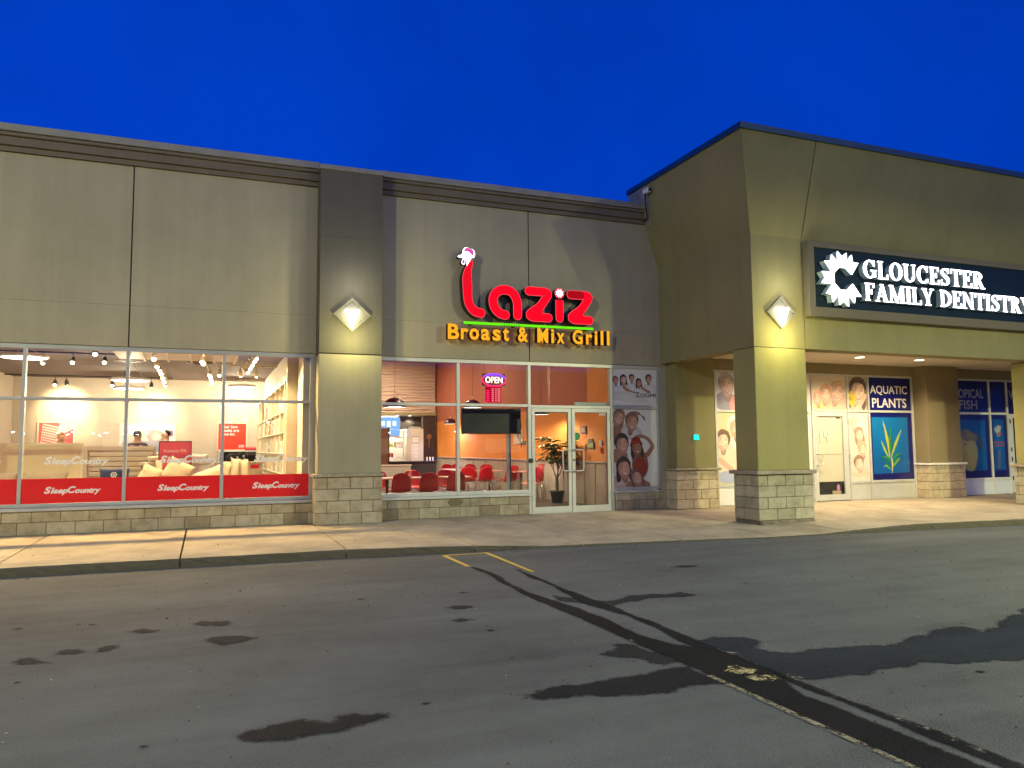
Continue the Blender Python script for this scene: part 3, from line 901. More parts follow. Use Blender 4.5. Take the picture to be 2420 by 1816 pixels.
# window
rw = MB().box(2.93, 9.02, 0.03, 0.13, 2.955, 3.028).build('window', rest, ALU, bevel=0.004)
for x, z0 in ((2.955, 0.413), (4.497, 0.413), (5.984, 0.0), (7.848, 0.0), (8.985, 0.413)):
    pbox('mullion', rw, x - 0.03, x + 0.03, 0.02, 0.135, z0, 2.954, ALU if x < 7 else ALU_D, 0.003)
for a, b in ((2.986, 4.466), (4.528, 5.953)):
    pbox('transom', rw, a, b, 0.03, 0.13, 2.118, 2.172, ALU, 0.003)
    pbox('bottom_rail', rw, a, b, 0.028, 0.13, 0.413, 0.478, ALU, 0.003)
    pane(rw, a, b, 0.479, 2.117); pane(rw, a, b, 2.173, 2.954)
pbox('transom', rw, 6.015, 7.817, 0.028, 0.13, 2.102, 2.158, ALU, 0.003)
pane(rw, 6.015, 7.817, 2.159, 2.954)
pbox('transom', rw, 7.879, 8.954, 0.03, 0.13, 2.095, 2.18, ALU_D, 0.003)
pbox('bottom_rail', rw, 7.879, 8.954, 0.028, 0.13, 0.39, 0.474, ALU_D, 0.003)
pbox('window_sill', rest, 2.925, 5.955, -0.045, 0.13, 0.362, 0.411, ALU, 0.005)
pbox('window_sill', rest, 7.88, 9.02, -0.03, 0.13, 0.362, 0.389, ALU, 0.004)
pbox('jamb', rest, 9.02, 9.2, 0.0, 0.2, 0.0, 3.03, STUC, 0.003)
MB().box(2.93, 5.953, 0.004, 0.2, -0.02, 0.36, MORTAR).build('mortar_core', rest)
MB().box(7.88, 9.12, 0.004, 0.2, -0.02, 0.36, MORTAR).build('mortar_core', rest)
course(rest, 2.935, 5.953, -0.006, 0.0, 0.2, 3.316, BLK)
course(rest, 2.935, 5.953, -0.006, 0.2, 0.36, 3.116, BLK)
course(rest, 7.885, 9.12, -0.006, 0.0, 0.2, 8.05, BLK)
course(rest, 7.885, 9.12, -0.006, 0.2, 0.36, 8.25, BLK)
MB().ell((4.42, -0.010, 0.285), (0.15, 0.004, 0.068), plain('damp_mark', (0.20, 0.16, 0.09), 0.9)).build('stain', rest)
# doors
def door_leaf(x0, x1, hinge_left):
    d = MB()
    d.box(x0, x0 + 0.07, 0.03, 0.085, 0.018, 2.098); d.box(x1 - 0.07, x1, 0.03, 0.085, 0.018, 2.098)
    d.box(x0 + 0.07, x1 - 0.07, 0.03, 0.085, 2.02, 2.098); d.box(x0 + 0.07, x1 - 0.07, 0.03, 0.085, 0.018, 0.13)
    o = d.build('door', rest, ALU, bevel=0.003)
    MB().box(x0 + 0.071, x1 - 0.071, 0.055, 0.062, 0.131, 2.019, GLASS).build('pane', o)
    MB().box(x0 + 0.071, x1 - 0.071, 0.050, 0.054, 0.131, 0.139, RUBBER).box(x0 + 0.071, x0 + 0.079, 0.050, 0.054, 0.139, 2.019, RUBBER).box(x1 - 0.079, x1 - 0.071, 0.050, 0.054, 0.139, 2.019, RUBBER).box(x0 + 0.079, x1 - 0.079, 0.050, 0.054, 2.011, 2.019, RUBBER).build('gasket', o)
    hx = x0 if hinge_left else x1
    for z in (0.25, 1.05, 1.85): pbox('hinge', o, hx - 0.015, hx + 0.015, 0.012, 0.032, z, z + 0.11, ALU_D, 0.004)
    s = 1 if hinge_left else -1
    e = x1 - 0.035 if hinge_left else x0 + 0.035
    MB().tube([(e, 0.03, 1.26), (e, -0.03, 1.26), (e - s * 0.02, -0.035, 1.26), (e - s * 0.17, -0.035, 1.255), (e - s * 0.19, -0.035, 1.23), (e - s * 0.19, -0.035, 0.86), (e - s * 0.17, -0.035, 0.835), (e - s * 0.02, -0.035, 0.83), (e, -0.03, 0.83), (e, 0.03, 0.83)], 0.014, ALU).build('handle', o)
    return o
dl = door_leaf(6.028, 6.905, True)
dr = door_leaf(6.922, 7.808, False)
MB().tube([(6.957, 0.031, 1.05), (6.957, 0.018, 1.05)], 0.02, BLACK, 12).build('lock', dr)
put_text('lettering', dr, '8005', 7.56, 0.05, 1.955, 0.055, WHITEP, width=0.15, offset=0.02)
MB().tube([(7.03, 0.048, 1.53), (7.03, 0.044, 1.53)], 0.085, plain('green_sticker', (0.01, 0.26, 0.07), 0.4), 24).build('sticker', dr)
pbox('threshold', rest, 6.015, 7.817, 0.0, 0.13, -0.01, 0.016, ALU, 0.003)
pbox('door_closer', rest, 7.05, 7.80, 0.14, 0.20, 2.165, 2.24, ALU_D, 0.006)
MB().tube([(5.985, 0.02, 1.05), (5.985, -0.05, 1.05), ], 0.045, BLACK, 16).build('door_stop', rest)
# shell behind the glass
ORG = plain('orange_paint', (0.72, 0.27, 0.055), 0.7, var=0.06)
TERRA = plain('terracotta_paint', (0.36, 0.115, 0.07), 0.75, var=0.06)  # dimness of the wall above the pendants, put into a darker colour
GREYW = plain('grey_wainscot', (0.40, 0.36, 0.31), 0.6, var=0.1)
RFLOOR = plain('dark_floor', (0.10, 0.085, 0.075), 0.45, var=0.3)
WAVE = plain('plaster_wave', (0.56, 0.44, 0.37), 0.7)
pbox('interior_floor', rest, 2.9, 8.6, 0.14, 18, -0.12, -0.05, RFLOOR, 0.002)
pbox('interior_ceiling', rest, 2.9, 8.6, 0.22, 18, 4.8, 4.95, plain('black_ceiling', (0.05, 0.035, 0.03), 0.9), 0.002)
pbox('side_wall', rest, 8.45, 8.6, 2.2, 17.9, 0.95, 4.8, ORG, 0.002)
pbox('side_wall_end', rest, 8.452, 8.6, 0.16, 2.2, 0.95, 4.8, ORG, 0.002)
pbox('paint_band', rest, 8.444, 8.4495, 2.3, 15.3, 2.34, 4.8, TERRA, 0.001)
pbox('side_wall_left', rest, 2.92, 3.0, 0.16, 17.9, -0.05, 4.8, ORG, 0.002)
wains = pbox('wainscot', rest, 8.43, 8.45, 0.16, 15.3, -0.05, 0.93, GREYW, 0.002)
pbox('chair_rail', wains, 8.40, 8.452, 0.16, 15.3, 0.935, 0.975, GREYW, 0.006)
for y in [0.2, 1.35, 1.9, 2.45, 3.6, 4.75, 5.9, 7.1, 8.3, 9.5, 10.7, 11.9, 13.1, 14.3]:
    pbox('batten', wains, 8.415, 8.431, y, y + 0.07, -0.05, 0.93, GREYW, 0.004)
pbox('kitchen_wall', rest, 3.0, 8.45, 17.7, 17.9, -0.05, 4.8, plain('kitchen_tile', (0.62, 0.58, 0.50), 0.5, var=0.1), 0.002)
# wavy plaster bulkhead over the counter
wv = MB()
nx, nz = 90, 110
X0, X1, Z0, Z1 = 3.0, 8.36, 2.70, 4.79
vs = []
for j in range(nz + 1):
    for i in range(nx + 1):
        x = X0 + (X1 - X0) * i / nx; z = Z0 + (Z1 - Z0) * j / nz
        row = z / 0.115
        ph = math.sin(x * 2.6 + math.floor(row) * 1.7) * 0.5 + math.sin(x * 5.1 + 2.2 * math.floor(row)) * 0.4
        fr = row + 0.35 * ph
        vs.append((x, 15.2 - 0.075 * abs(math.sin(math.pi * fr)) ** 0.6, z))
fs = [(j * (nx + 1) + i, j * (nx + 1) + i + 1, (j + 1) * (nx + 1) + i + 1, (j + 1) * (nx + 1) + i) for j in range(nz) for i in range(nx)]
wv.add(vs, fs, WAVE, True)
wv.box(X0, X1, 15.205, 15.5, Z0, Z1, WAVE)
wv.build('wave_panel', rest)
pbox('bulkhead_trim', rest, 3.0, 8.40, 15.05, 15.5, 2.58, 2.695, plain('olive_trim', (0.30, 0.28, 0.14), 0.6), 0.004)
pbox('dark_panel', rest, 7.89, 8.36, 15.1, 15.5, 0.85, 2.578, plain('dark_wood', (0.05, 0.038, 0.034), 0.4, var=0.4, vscale=9), 0.004)
# ---------------------------------------------------------------- canopy building (clinic and aquarium shop)
clin = thing('shop_building', (13, 0, 0), 'olive stucco canopied building with stone columns, clinic and aquarium shop', 'building', 'shop units')
XS, YF, ZB, ZKN, ZT = 9.04, -3.05, 3.08, 5.13, 6.83
FX, FY = 8.53, -3.52
XE = 27.0
def fascia(name, quadlist, m, th=0.12):
    """closed slabs from front quads (4 corners counter-clockwise seen from outside)"""
    b = MB()
    for q, nrm in quadlist:
        n = Vector(nrm) * th
        vs = [Vector(p) for p in q] + [Vector(p) - n for p in q]
        b.add(vs, [(0, 1, 2, 3), (7, 6, 5, 4), (0, 4, 5, 1), (1, 5, 6, 2), (2, 6, 7, 3), (3, 7, 4, 0)], m)
    return b.build(name, clin, fixn=True)
xj = 10.205
g = 0.011
nf = Vector((0, -1, -0.26)).normalized(); ns_ = Vector((-1, 0, -0.29)).normalized()
# front: left panel above the column and the long panel right of the joint, each with its outward-leaning top
corner = MB()
V = [(xj - g, YF, ZB), (xj - g, YF, ZKN), (xj - g, FY, ZT), (XS, YF, ZB), (XS, YF, ZKN), (FX, FY, ZT), (XS, 0.25, ZB), (XS, 0.25, ZKN), (FX, 0.1, ZT)]
I = [(xj - g, YF + .11, ZB), (xj - g, YF + .11, ZKN + .03), (xj - g, FY + .11, ZT), (XS + .12, YF + .11, ZB), (XS + .12, YF + .11, ZKN + .03), (FX + .12, FY + .11, ZT), (XS + .12, 0.25, ZB), (XS + .12, 0.25, ZKN + .03), (FX + .12, 0.1, ZT)]
F = [(3, 0, 1, 4), (4, 1, 2, 5), (6, 3, 4, 7), (7, 4, 5, 8)]
corner.add(V + I, F + [tuple(9 + k for k in f[::-1]) for f in F] + [(3, 6, 15, 12), (0, 3, 12, 9), (0, 9, 10, 1), (1, 10, 11, 2), (2, 11, 14, 5), (5, 14, 17, 8), (6, 7, 16, 15), (7, 8, 17, 16)], STUC_G)
corner.build('wall_panel', clin, fixn=True)
fascia('wall_panel', [([(xj + g, YF, ZB), (XE, YF, ZB), (XE, YF, ZKN), (xj + g, YF, ZKN)], (0, -1, 0)),
                      ([(xj + g, YF, ZKN), (XE, YF, ZKN), (XE, FY, ZT), (xj + g, FY, ZT)], nf)], STUC_G)
fascia('joint_backing', [([(xj - 0.02, YF + 0.02, ZB + .02), (xj + 0.02, YF + 0.02, ZB + .02), (xj + 0.02, YF + 0.02, ZKN), (xj - 0.02, YF + 0.02, ZKN)], (0, -1, 0)),
                         ([(xj - 0.02, YF + 0.02, ZKN), (xj + 0.02, YF + 0.02, ZKN), (xj + 0.02, FY + 0.02, ZT - .02), (xj - 0.02, FY + 0.02, ZT - .02)], nf)], DARK)
# grey metal return behind the flared corner
fascia('metal_return', [([(8.75, 0.30, 6.02), (8.75, -0.26, 6.02), (8.515, -0.46, 6.815), (8.515, 0.32, 6.815)], ns_)], FLASH, 0.05)
pbox('roof_deck', clin, 8.7, XE, -3.3, 3.0, 6.70, 6.80, DARK, 0.002)
fl = MB()
fl.box(FX - 0.045, XE, FY - 0.045, FY + 0.12, ZT, ZT + 0.105, NAVYM).box(FX - 0.045, FX + 0.12, FY + 0.12, 0.33, ZT, ZT + 0.105, NAVYM)
fl.build('roof_flashing', clin)
# beams and soffit
pbox('beam', clin, xj, XE, -2.93, -2.66, ZB + .002, 3.6, STUC_D, 0.004)
pbox('beam', clin, 9.16, 9.42, -2.45, -0.35, ZB + .002, 3.6, STUC_D, 0.004)
SOFF = plain('soffit_paint', (0.62, 0.52, 0.40), 0.8, var=0.06)
pbox('soffit', clin, 9.4, XE, -2.68, 0.02, 3.245, 3.4, SOFF, 0.003)
pbox('back_wall', clin, 10.1, XE, 0.0, 0.12, 3.0, 3.25, STUC_D, 0.003)

def column(x0, x1):
    c = pbox('column', clin, x0, x1, YF, -2.45, 0.873, ZB - 0.012, STUC_GP, 0.008)
    pbox('reveal', c, x0 + .01, x1 - .01, YF + .012, -2.46, ZB - .012, ZB + .002, DARK, 0.001)
    stone_base(c, x0 - 0.045, x1 + 0.03, YF - 0.045, -2.42, 4, BLK_G, h=0.2)
    pbox('cap', c, x0 - 0.11, x1 + 0.06, YF - 0.11, -2.36, 0.803, 0.872, CAPM, 0.012)
    pbox('footing', c, x0 - 0.02, x1 + 0.02, YF - 0.08, -2.40, -0.2, -0.002, CONC_F, 0.02)
    return c
column(XS, 10.20)
column(16.52, 17.70)
column(24.0, 25.2)
def wall_pier(x0, x1, y0, zc):
    c = pbox('pilaster', clin, x0, x1, y0, 0.1, zc + 0.05, 3.25, STUC_G if x0 < 11 else STUC_D, 0.008)
    stone_base(c, x0 - 0.045, x1 + 0.03, y0 - 0.045, 0.05, 4, BLK_C, h=0.2)
    pbox('cap', c, x0 - 0.09, x1 + 0.07, y0 - 0.09, 0.05, zc, zc + 0.05, CAPM if x0 < 11 else WHITEP, 0.010)
wall_pier(9.17, 10.155, -0.35, 0.803)
wall_pier(16.44, 17.55, -0.35, 0.803)
wall_pier(22.9, 24.0, -0.35, 0.803)

# ---- printed films
PRINT = printmat('printed_film')
class Print:
    """flat print: layered soft-shaded shapes on a wall plane facing -y"""
    W0 = 0.0
    def __init__(s, y):
        s.y = y; s.v = []; s.f = []; s.c = []; s.k = 0; s.wash = s.W0
    def fan(s, pts, c0, c1, cen=None):
        yy = s.y - 0.00006 * s.k; s.k += 1
        n = len(s.v)
        if cen is None: cen = (sum(p[0] for p in pts) / len(pts), sum(p[1] for p in pts) / len(pts))
        ar = sum(pts[i][0] * pts[(i + 1) % len(pts)][1] - pts[(i + 1) % len(pts)][0] * pts[i][1] for i in range(len(pts)))
        if ar < 0: pts = pts[::-1]
        s.v.append((cen[0], yy, cen[1])); s.c.append(c0)
        for i, p in enumerate(pts):
            s.v.append((p[0], yy, p[1])); s.c.append(c1[i] if isinstance(c1, list) else c1)
        for i in range(len(pts)):
            s.f.append((n, n + 1 + i, n + 1 + (i + 1) % len(pts)))
    def clip(s, pts):
        return [(min(max(p[0], s.R[0]), s.R[1]), min(max(p[1], s.R[2]), s.R[3])) for p in pts]
    def rect(s, x0, x1, z0, z1, c0, c1=None):
        s.R = (x0, x1, z0, z1)
        s.fan([(x0, z0), (x1, z0), (x1, z1), (x0, z1)], c0, c1 or c0)
    def box(s, x0, x1, z0, z1, c):
        s.fan([(x0, z0), (x1, z0), (x1, z1), (x0, z1)], c, c)
    def blob(s, cx, cz, rx, rz, rot, c0, c1=None, n=22, wob=0.0, arc=None):
        pts = []
        cr, sr = math.cos(rot), math.sin(rot)
        for i in range(n):
            a = 2 * math.pi * i / n
            w = 1 + wob * math.sin(3 * a + cx * 9) + wob * .6 * math.sin(5 * a + cz * 7)
            x, z = rx * w * math.cos(a), rz * w * math.sin(a)
            pts.append((cx + x * cr - z * sr, cz + x * sr + z * cr))
        pts = s.clip(pts)
        cc = s.clip([(cx, cz)])[0]
        s.fan(pts, c0, c1 or c0, cc)
    def poly(s, pts, c0, c1=None):
        from mathutils.geometry import tessellate_polygon
        o = s.clip(pts)
        yy = s.y - 0.00006 * s.k; s.k += 1
        n = len(s.v)
        s.v += [(p[0], yy, p[1]) for p in o]
        s.c += [c0 if i % 2 else (c1 or c0) for i in range(len(o))]
        for t in tessellate_polygon([[Vector((p[0], p[1], 0)) for p in o]]): s.f.append(tuple(n + i for i in t))
    def stroke(s, path, w, c):
        o = s.clip(ribbon(path, w, 4, sub=3))
        yy = s.y - 0.00006 * s.k; s.k += 1
        n = len(s.v)
        m = len(o)
        s.v += [(p[0], yy, p[1]) for p in o]; s.c += [c] * m
        from mathutils.geometry import tessellate_polygon
        for t in tessellate_polygon([[Vector((p[0], p[1], 0)) for p in o]]):
            s.f.append(tuple(n + i for i in t))
    def face(s, cx, cz, r, rot=0.0, skin=(0.62, 0.36, 0.24), hair=(0.05, 0.03, 0.025), long=False, hat=None, side=0.2):
        """printed smiling face, r = half height of the face"""
        cr, sr = math.cos(rot), math.sin(rot)
        def P(x, z): return (cx + r * (x * cr - z * sr), cz + r * (x * sr + z * cr))
        dk = tuple(k * 0.45 for k in skin); md = tuple(k * 0.74 for k in skin); hi = tuple(min(1, k * 1.22) for k in skin)
        hh = tuple(min(1, k * 1.5 + 0.012) for k in hair)
        x, z = P(0, 0.24); s.blob(x, z, r * 0.86, r * 0.98, rot, hair, hh, wob=.03)
        if long:
            for q in (-0.60, 0.62):
                x, z = P(q, -0.42); s.blob(x, z, r * 0.32, r * 1.0, rot + q * 0.25, hair, hh, wob=.05)
        x, z = P(0.02, -0.98); s.blob(x, z, r * 0.32, r * 0.5, rot, md, dk)
        x, z = P(side * 0.2, -0.10); s.blob(x, z, r * 0.68, r * 0.95, rot, hi, md, 26)
        x, z = P(side * 0.2 + .2, -0.05); s.blob(x, z, r * 0.42, r * 0.72, rot, tuple(min(1, k * 1.12) for k in hi), hi, 22)
        s.poly([P(-0.78, 0.0), P(-0.84, 0.55), P(-0.5, 1.04), P(0.1, 1.18), P(0.62, 0.98), P(0.86, 0.5), P(0.8, 0.0), P(0.70, 0.34), P(0.48, 0.62), P(0.1, 0.70), P(-0.32, 0.64), P(-0.64, 0.34)], hair, hh)
        for q in range(5):
            s.stroke([P(-.6 + q * .28, .72 + .1 * (q % 2)), P(-.45 + q * .26, .98), P(-.2 + q * .2, 1.1)], r * .03, tuple(min(1, k * 2.0 + .02) for k in hair))
        if hat:
            hd = tuple(k * 0.6 for k in hat)
            s.poly([P(-1.05, 0.30), P(-0.72, 0.75), P(-0.60, 1.2), P(0.0, 1.42), P(0.60, 1.2), P(0.74, 0.75), P(1.05, 0.28), P(0.5, 0.48), P(-0.5, 0.48)], hat, hd)
        for q in (-0.34, 0.40):
            x, z = P(q + side * .2, -0.30); s.blob(x, z, r * 0.18, r * 0.14, rot, tuple(min(1, k * a) for k, a in zip(hi, (1.08, .9, .86))), hi)
        for q in (-0.28, 0.34):
            x, z = P(q + side * .25, 0.12); s.blob(x, z, r * 0.15, r * 0.09, rot, md, hi)
            x, z = P(q + side * .25, 0.10); s.blob(x, z, r * 0.10, r * 0.035, rot, (0.03, 0.02, 0.018), dk, 12)
            s.stroke([P(q - 0.14 + side * .25, 0.24), P(q + side * .25, 0.29), P(q + 0.15 + side * .25, 0.24)], r * 0.04, dk)
        s.stroke([P(0.05 + side * .35, 0.08), P(0.1 + side * .4, -0.16), P(0.02 + side * .35, -0.24)], r * 0.05, md)
        s.poly([P(-0.30 + side * .25, -0.42), P(-0.1 + side * .25, -0.46), P(0.12 + side * .25, -0.46), P(0.38 + side * .25, -0.41), P(0.24 + side * .25, -0.60), P(0.04 + side * .25, -0.66), P(-0.16 + side * .25, -0.60)], (0.40, 0.13, 0.11), (0.46, 0.2, 0.16))
        s.poly([P(-0.22 + side * .25, -0.455), P(0.05 + side * .25, -0.485), P(0.30 + side * .25, -0.45), P(0.18 + side * .25, -0.56), P(0.04 + side * .25, -0.585), P(-0.1 + side * .25, -0.56)], (0.86, 0.83, 0.8), (0.8, 0.76, 0.74))
    def build(s, name, parent, m=None):
        me = bpy.data.meshes.new(name)
        me.from_pydata(s.v, [], s.f)
        ca = me.color_attributes.new('Col', 'FLOAT_COLOR', 'POINT')
        w = s.wash
        for i, c in enumerate(s.c): ca.data[i].color = tuple(k * (1 - w) + q * w for k, q in zip(c, (.80, .68, .56))) + (1,)
        me.materials.append(m or PRINT)
        return link(name, me, parent)

def panel_back(parent, x0, x1, z0, z1):
    pbox('film_backing', parent, x0, x1, 0.062, 0.075, z0, z1, WHITEP, 0.001)

# small upper film: five people and a word, beside the restaurant door
p = Print(0.055); p.rect(7.88, 8.953, 2.182, 2.953, (0.84, 0.84, 0.78), (0.78, 0.78, 0.73))
for cx, cz, r, hr, sk, lg, top in ((7.965, 2.70, .082, (.10, .05, .04), (.45, .22, .16), False, (.80, .78, .75)), (8.155, 2.72, .095, (.015, .012, .014), (.62, .40, .31), True, (.85, .83, .80)),
                               (8.355, 2.755, .078, (.015, .012, .014), (.45, .27, .2), False, (.82, .80, .78)), (8.525, 2.66, .085, (.03, .015, .012), (.42, .22, .16), True, (.85, .83, .8)), (8.765, 2.745, .09, (.05, .03, .02), (.45, .25, .17), False, (.86, .84, .82))):
    p.blob(cx + .01, cz - r * 2.6, r * 1.75, r * 1.55, 0, top, tuple(k * .8 for k in top))
    p.face(cx, cz, r, random.uniform(-.1, .1), sk, hr, lg)
p.stroke([(8.16, 2.56), (8.3, 2.47), (8.44, 2.43)], .07, (.45, .22, .15))
p.stroke([(8.60, 2.56), (8.70, 2.50), (8.78, 2.47)], .06, (.42, .22, .16))
p.blob(8.20, 2.38, .42, .10, -.12, (.56, .57, .56), (.68, .68, .65))
p.blob(8.25, 2.34, .50, .09, -.1, (.70, .70, .67), (.64, .64, .61))
up = p.build('printed_panel', rw)
INKK = plain('ink', (0.02, 0.02, 0.02), 0.5)
put_text('lettering', up, 'Z', 8.44, 0.044, 2.355, 0.105, INKK, width=.10)
put_text('lettering', up, 'OOM!', 8.55, 0.044, 2.355, 0.080, INKK, width=.385)
panel_back(rw, 7.88, 8.953, 2.182, 2.953)
# tall lower film: six laughing people
p = Print(0.055); p.rect(7.88, 8.953, 0.476, 2.093, (0.82, 0.825, 0.76), (0.74, 0.75, 0.70))
p.blob(8.03, 1.55, .24, .22, 0, (.33, .17, .11), (.26, .13, .09))
p.blob(8.33, 1.62, .27, .16, -.3, (.72, .71, .68), (.5, .49, .47))
p.face(8.02, 1.92, .165, -.35, (.50, .29, .2), (.20, .11, .06), True)
p.face(8.33, 1.82, .19, -.18, (.48, .27, .18), (.17, .09, .05), False, side=.4)
for k in range(5): p.stroke([(8.3, 1.98 + k * .015), (8.5, 1.99 + k * .012), (8.66, 1.93 - k * .02)], .012, (.22, .13, .08))
p.stroke([(8.52, 1.19), (8.66, 1.12), (8.80, 1.26), (8.83, 1.33), (8.72, 1.47), (8.56, 1.53), (8.42, 1.51)], [.13, .11, .10, .085, .075, .07, .06], (.36, .18, .11))
p.blob(8.52, .93, .20, .30, 0, (.30, .14, .08), (.24, .11, .07))
p.blob(8.52, .88, .17, .2, 0, (.33, .05, .03), (.25, .03, .02))
p.face(8.44, 1.29, .165, .12, (.33, .17, .10), (.02, .012, .012), True, hat=(.34, .03, .015))
p.blob(8.0, 1.12, .22, .15, 0, (.36, .2, .13), (.3, .16, .1))
p.face(8.09, 1.36, .195, .12, (.47, .27, .18), (.03, .02, .018), False)
p.blob(8.02, .55, .26, .17, 0, (.52, .40, .38), (.40, .3, .29), wob=.05)
p.face(8.12, .86, .205, .1, (.46, .26, .18), (.022, .02, .02), True)
p.blob(8.46, .50, .30, .12, 0, (.40, .2, .14), (.32, .16, .11))
p.face(8.42, .66, .165, .35, (.50, .29, .2), (.13, .065, .045), True)
p.build('printed_panel', rw); panel_back(rw, 7.88, 8.953, 0.476, 2.093)

# ---- clinic front: left film, door, side films
cf = MB().box(10.17, 16.42, 0.02, 0.12, 2.955, 3.0).build('window', clin, ALU, bevel=0.003)
for x in (10.47, 13.20, 14.29, 14.945, 16.39): pbox('mullion', cf, x - .028, x + .028, 0.022, 0.13, 0.0, 2.954, ALU, 0.003)
def low_panel(parent, x0, x1, m=ALU): 
    pbox('kick_panel', parent, x0, x1, 0.05, 0.08, 0.0, 0.40, m, 0.003)
    pbox('rail', parent, x0, x1, 0.03, 0.12, 0.401, 0.455, ALU, 0.003)
# left panels run from behind the pier to the hidden part behind the column
for a, b in ((10.5, 11.85), (11.9, 13.17)):
    low_panel(cf, a, b, WHITEP)
    pbox('transom', cf, a, b, 0.03, 0.12, 2.06, 2.108, ALU, 0.003)
pbox('mullion', cf, 11.852, 11.898, 0.022, 0.13, 0.0, 2.954, ALU, 0.003)
Print.W0 = 0.0           # no wash on the clinic films
SK = (.72, .47, .35); SK2 = (.80, .56, .43); BRN = (.20, .12, .08)
p = Print(0.055); p.rect(10.5, 11.85, 2.11, 2.953, (.74, .74, .80), (.66, .66, .74))
p.blob(10.75, 2.30, .30, .22, 0, (.34, .33, .42), (.28, .27, .36)); p.blob(11.05, 2.25, .2, .22, 0, (.66, .38, .36), (.6, .3, .3))
p.face(10.78, 2.66, .25, .1, (.62, .46, .42), (.32, .28, .32), False); p.face(11.35, 2.6, .27, -.1, SK, BRN, True)
p.build('printed_panel', cf)
p = Print(0.055); p.rect(10.5, 11.85, 0.457, 2.058, (.70, .70, .40), (.62, .60, .38))
p.blob(11.1, 1.0, .45, .55, 0, (.86, .84, .78), (.8, .78, .72)); p.face(11.0, 1.72, .24, .1, SK, (.62, .58, .54), False)
p.blob(10.75, .95, .32, .42, 0, (.82, .74, .58), (.74, .66, .5), wob=.03); p.blob(10.78, .62, .3, .14, 0, (.45, .52, .70), (.4, .46, .64)); p.stroke([(10.55, 1.0), (10.75, .86), (10.95, .72)], .12, SK)
p.face(10.66, 1.42, .215, -.05, SK2, (.14, .08, .05), False, side=-.3)
p.blob(11.5, 1.1, .3, .5, 0, (.66, .4, .42), (.6, .36, .4)); p.face(11.45, 1.5, .2, 0, SK, BRN, True)
p.build('printed_panel', cf)
p = Print(0.055); p.rect(11.9, 13.17, 2.11, 2.953, (.78, .70, .60)); p.face(12.5, 2.5, .25, 0, SK, BRN, True); p.build('printed_panel', cf)
p = Print(0.055); p.rect(11.9, 13.17, 0.457, 2.058, (.78, .70, .60)); p.face(12.5, 1.5, .25, 0, SK, BRN, True); p.blob(12.5, .8, .35, .4, 0, (.6, .4, .38)); p.build('printed_panel', cf)
panel_back(cf, 10.5, 13.17, 0.457, 2.953)
# transom over the door
p = Print(0.055); p.rect(13.23, 14.26, 2.15, 2.953, (.80, .70, .56), (.74, .62, .48))
p.blob(13.45, 2.25, .3, .12, 0, (.80, .58, .20), (.78, .6, .3)); p.blob(13.95, 2.32, .36, .28, .2, (.70, .54, .38), (.66, .46, .34))
p.face(13.36, 2.42, .17, .2, SK, (.62, .36, .22), False); p.face(13.62, 2.52, .2, -.1, SK2, (.5, .28, .18), False); p.face(13.98, 2.58, .26, -.3, SK2, (.60, .40, .26), False)
p.build('printed_panel', cf)
p = Print(0.055); p.rect(14.32, 14.915, 2.15, 2.953, (.66, .58, .46), (.5, .44, .34))
p.face(14.63, 2.6, .31, -.12, (.86, .60, .44), (.10, .06, .05), True, side=.3)
for k in range(9): p.stroke([(14.40, 2.42), (14.40 + .16 * math.cos(k * .7), 2.42 + .16 * math.sin(k * .7))], .075, (.86, .66, .08))
p.blob(14.40, 2.42, .05, .05, 0, (.62, .42, .05)); p.stroke([(14.55, 2.16), (14.72, 2.3), (14.86, 2.5)], .11, (.82, .56, .42))
p.build('printed_panel', cf)
p = Print(0.055); p.rect(14.32, 14.915, 0.457, 2.09, (.82, .70, .60), (.78, .64, .54))
p.blob(14.6, 1.62, .25, .3, .3, (.74, .66, .68), (.78, .66, .6)); p.blob(14.66, .62, .3, .2, 0, (.86, .62, .52), (.84, .62, .52))
for cx, cz, r, hr, lg in ((14.46, 1.82, .15, (.62, .42, .3), False), (14.62, 1.55, .165, (.34, .18, .12), True), (14.70, 1.20, .165, (.55, .30, .2), False), (14.58, .85, .185, (.22, .14, .1), False)):
    p.blob(cx, cz - r * 1.8, r * 1.3, r * 1.1, 0, (.84, .66, .58), (.80, .62, .54)); p.face(cx, cz, r, .15, (.84, .52, .40), hr, lg)
p.stroke([(14.36, .62), (14.55, .58), (14.75, .64), (14.88, .6)], .1, (.84, .56, .44))
p.build('printed_panel', cf)
for a, b in ((13.23, 14.26), (14.32, 14.915)):
    pbox('transom', cf, a, b, 0.03, 0.12, 2.095, 2.148, ALU, 0.003)
panel_back(cf, 13.23, 14.915, 2.15, 2.953); panel_back(cf, 14.32, 14.915, 0.457, 2.09)
low_panel(cf, 14.32, 14.915); low_panel(cf, 14.975, 16.36)
cd = MB()
cd.box(13.235, 13.31, .03, .08, .015, 2.09).box(14.10, 14.255, .03, .08, .015, 2.09).box(13.31, 14.10, .03, .08, 1.99, 2.09).box(13.31, 14.10, .03, .08, .015, .15)
cdo = cd.build('door', clin, ALU, bevel=.003)
BLIND = plain('roller_blind', (0.80, 0.72, 0.58), 0.7)
pbox('blind', cdo, 13.312, 14.098, .062, .066, .45, 1.988, BLIND, 0.0005)
pbox('pane', cdo, 13.312, 14.098, .052, .058, .152, 1.988, GLASS, 0.0005)
pbox('dark_panel', cdo, 13.312, 14.06, .07, .075, .152, .445, BLACK, 0.0005)
pbox('mail_tray', cdo, 13.74, 14.0, .066, .0695, .155, .235, plain('tan_card', (.55, .42, .28), .7), 0.0005)
MB().ell((13.92, .066, .30), (.05, .003, .085), plain('pink_print', (.75, .25, .55), .5)).build('sticker', cdo)
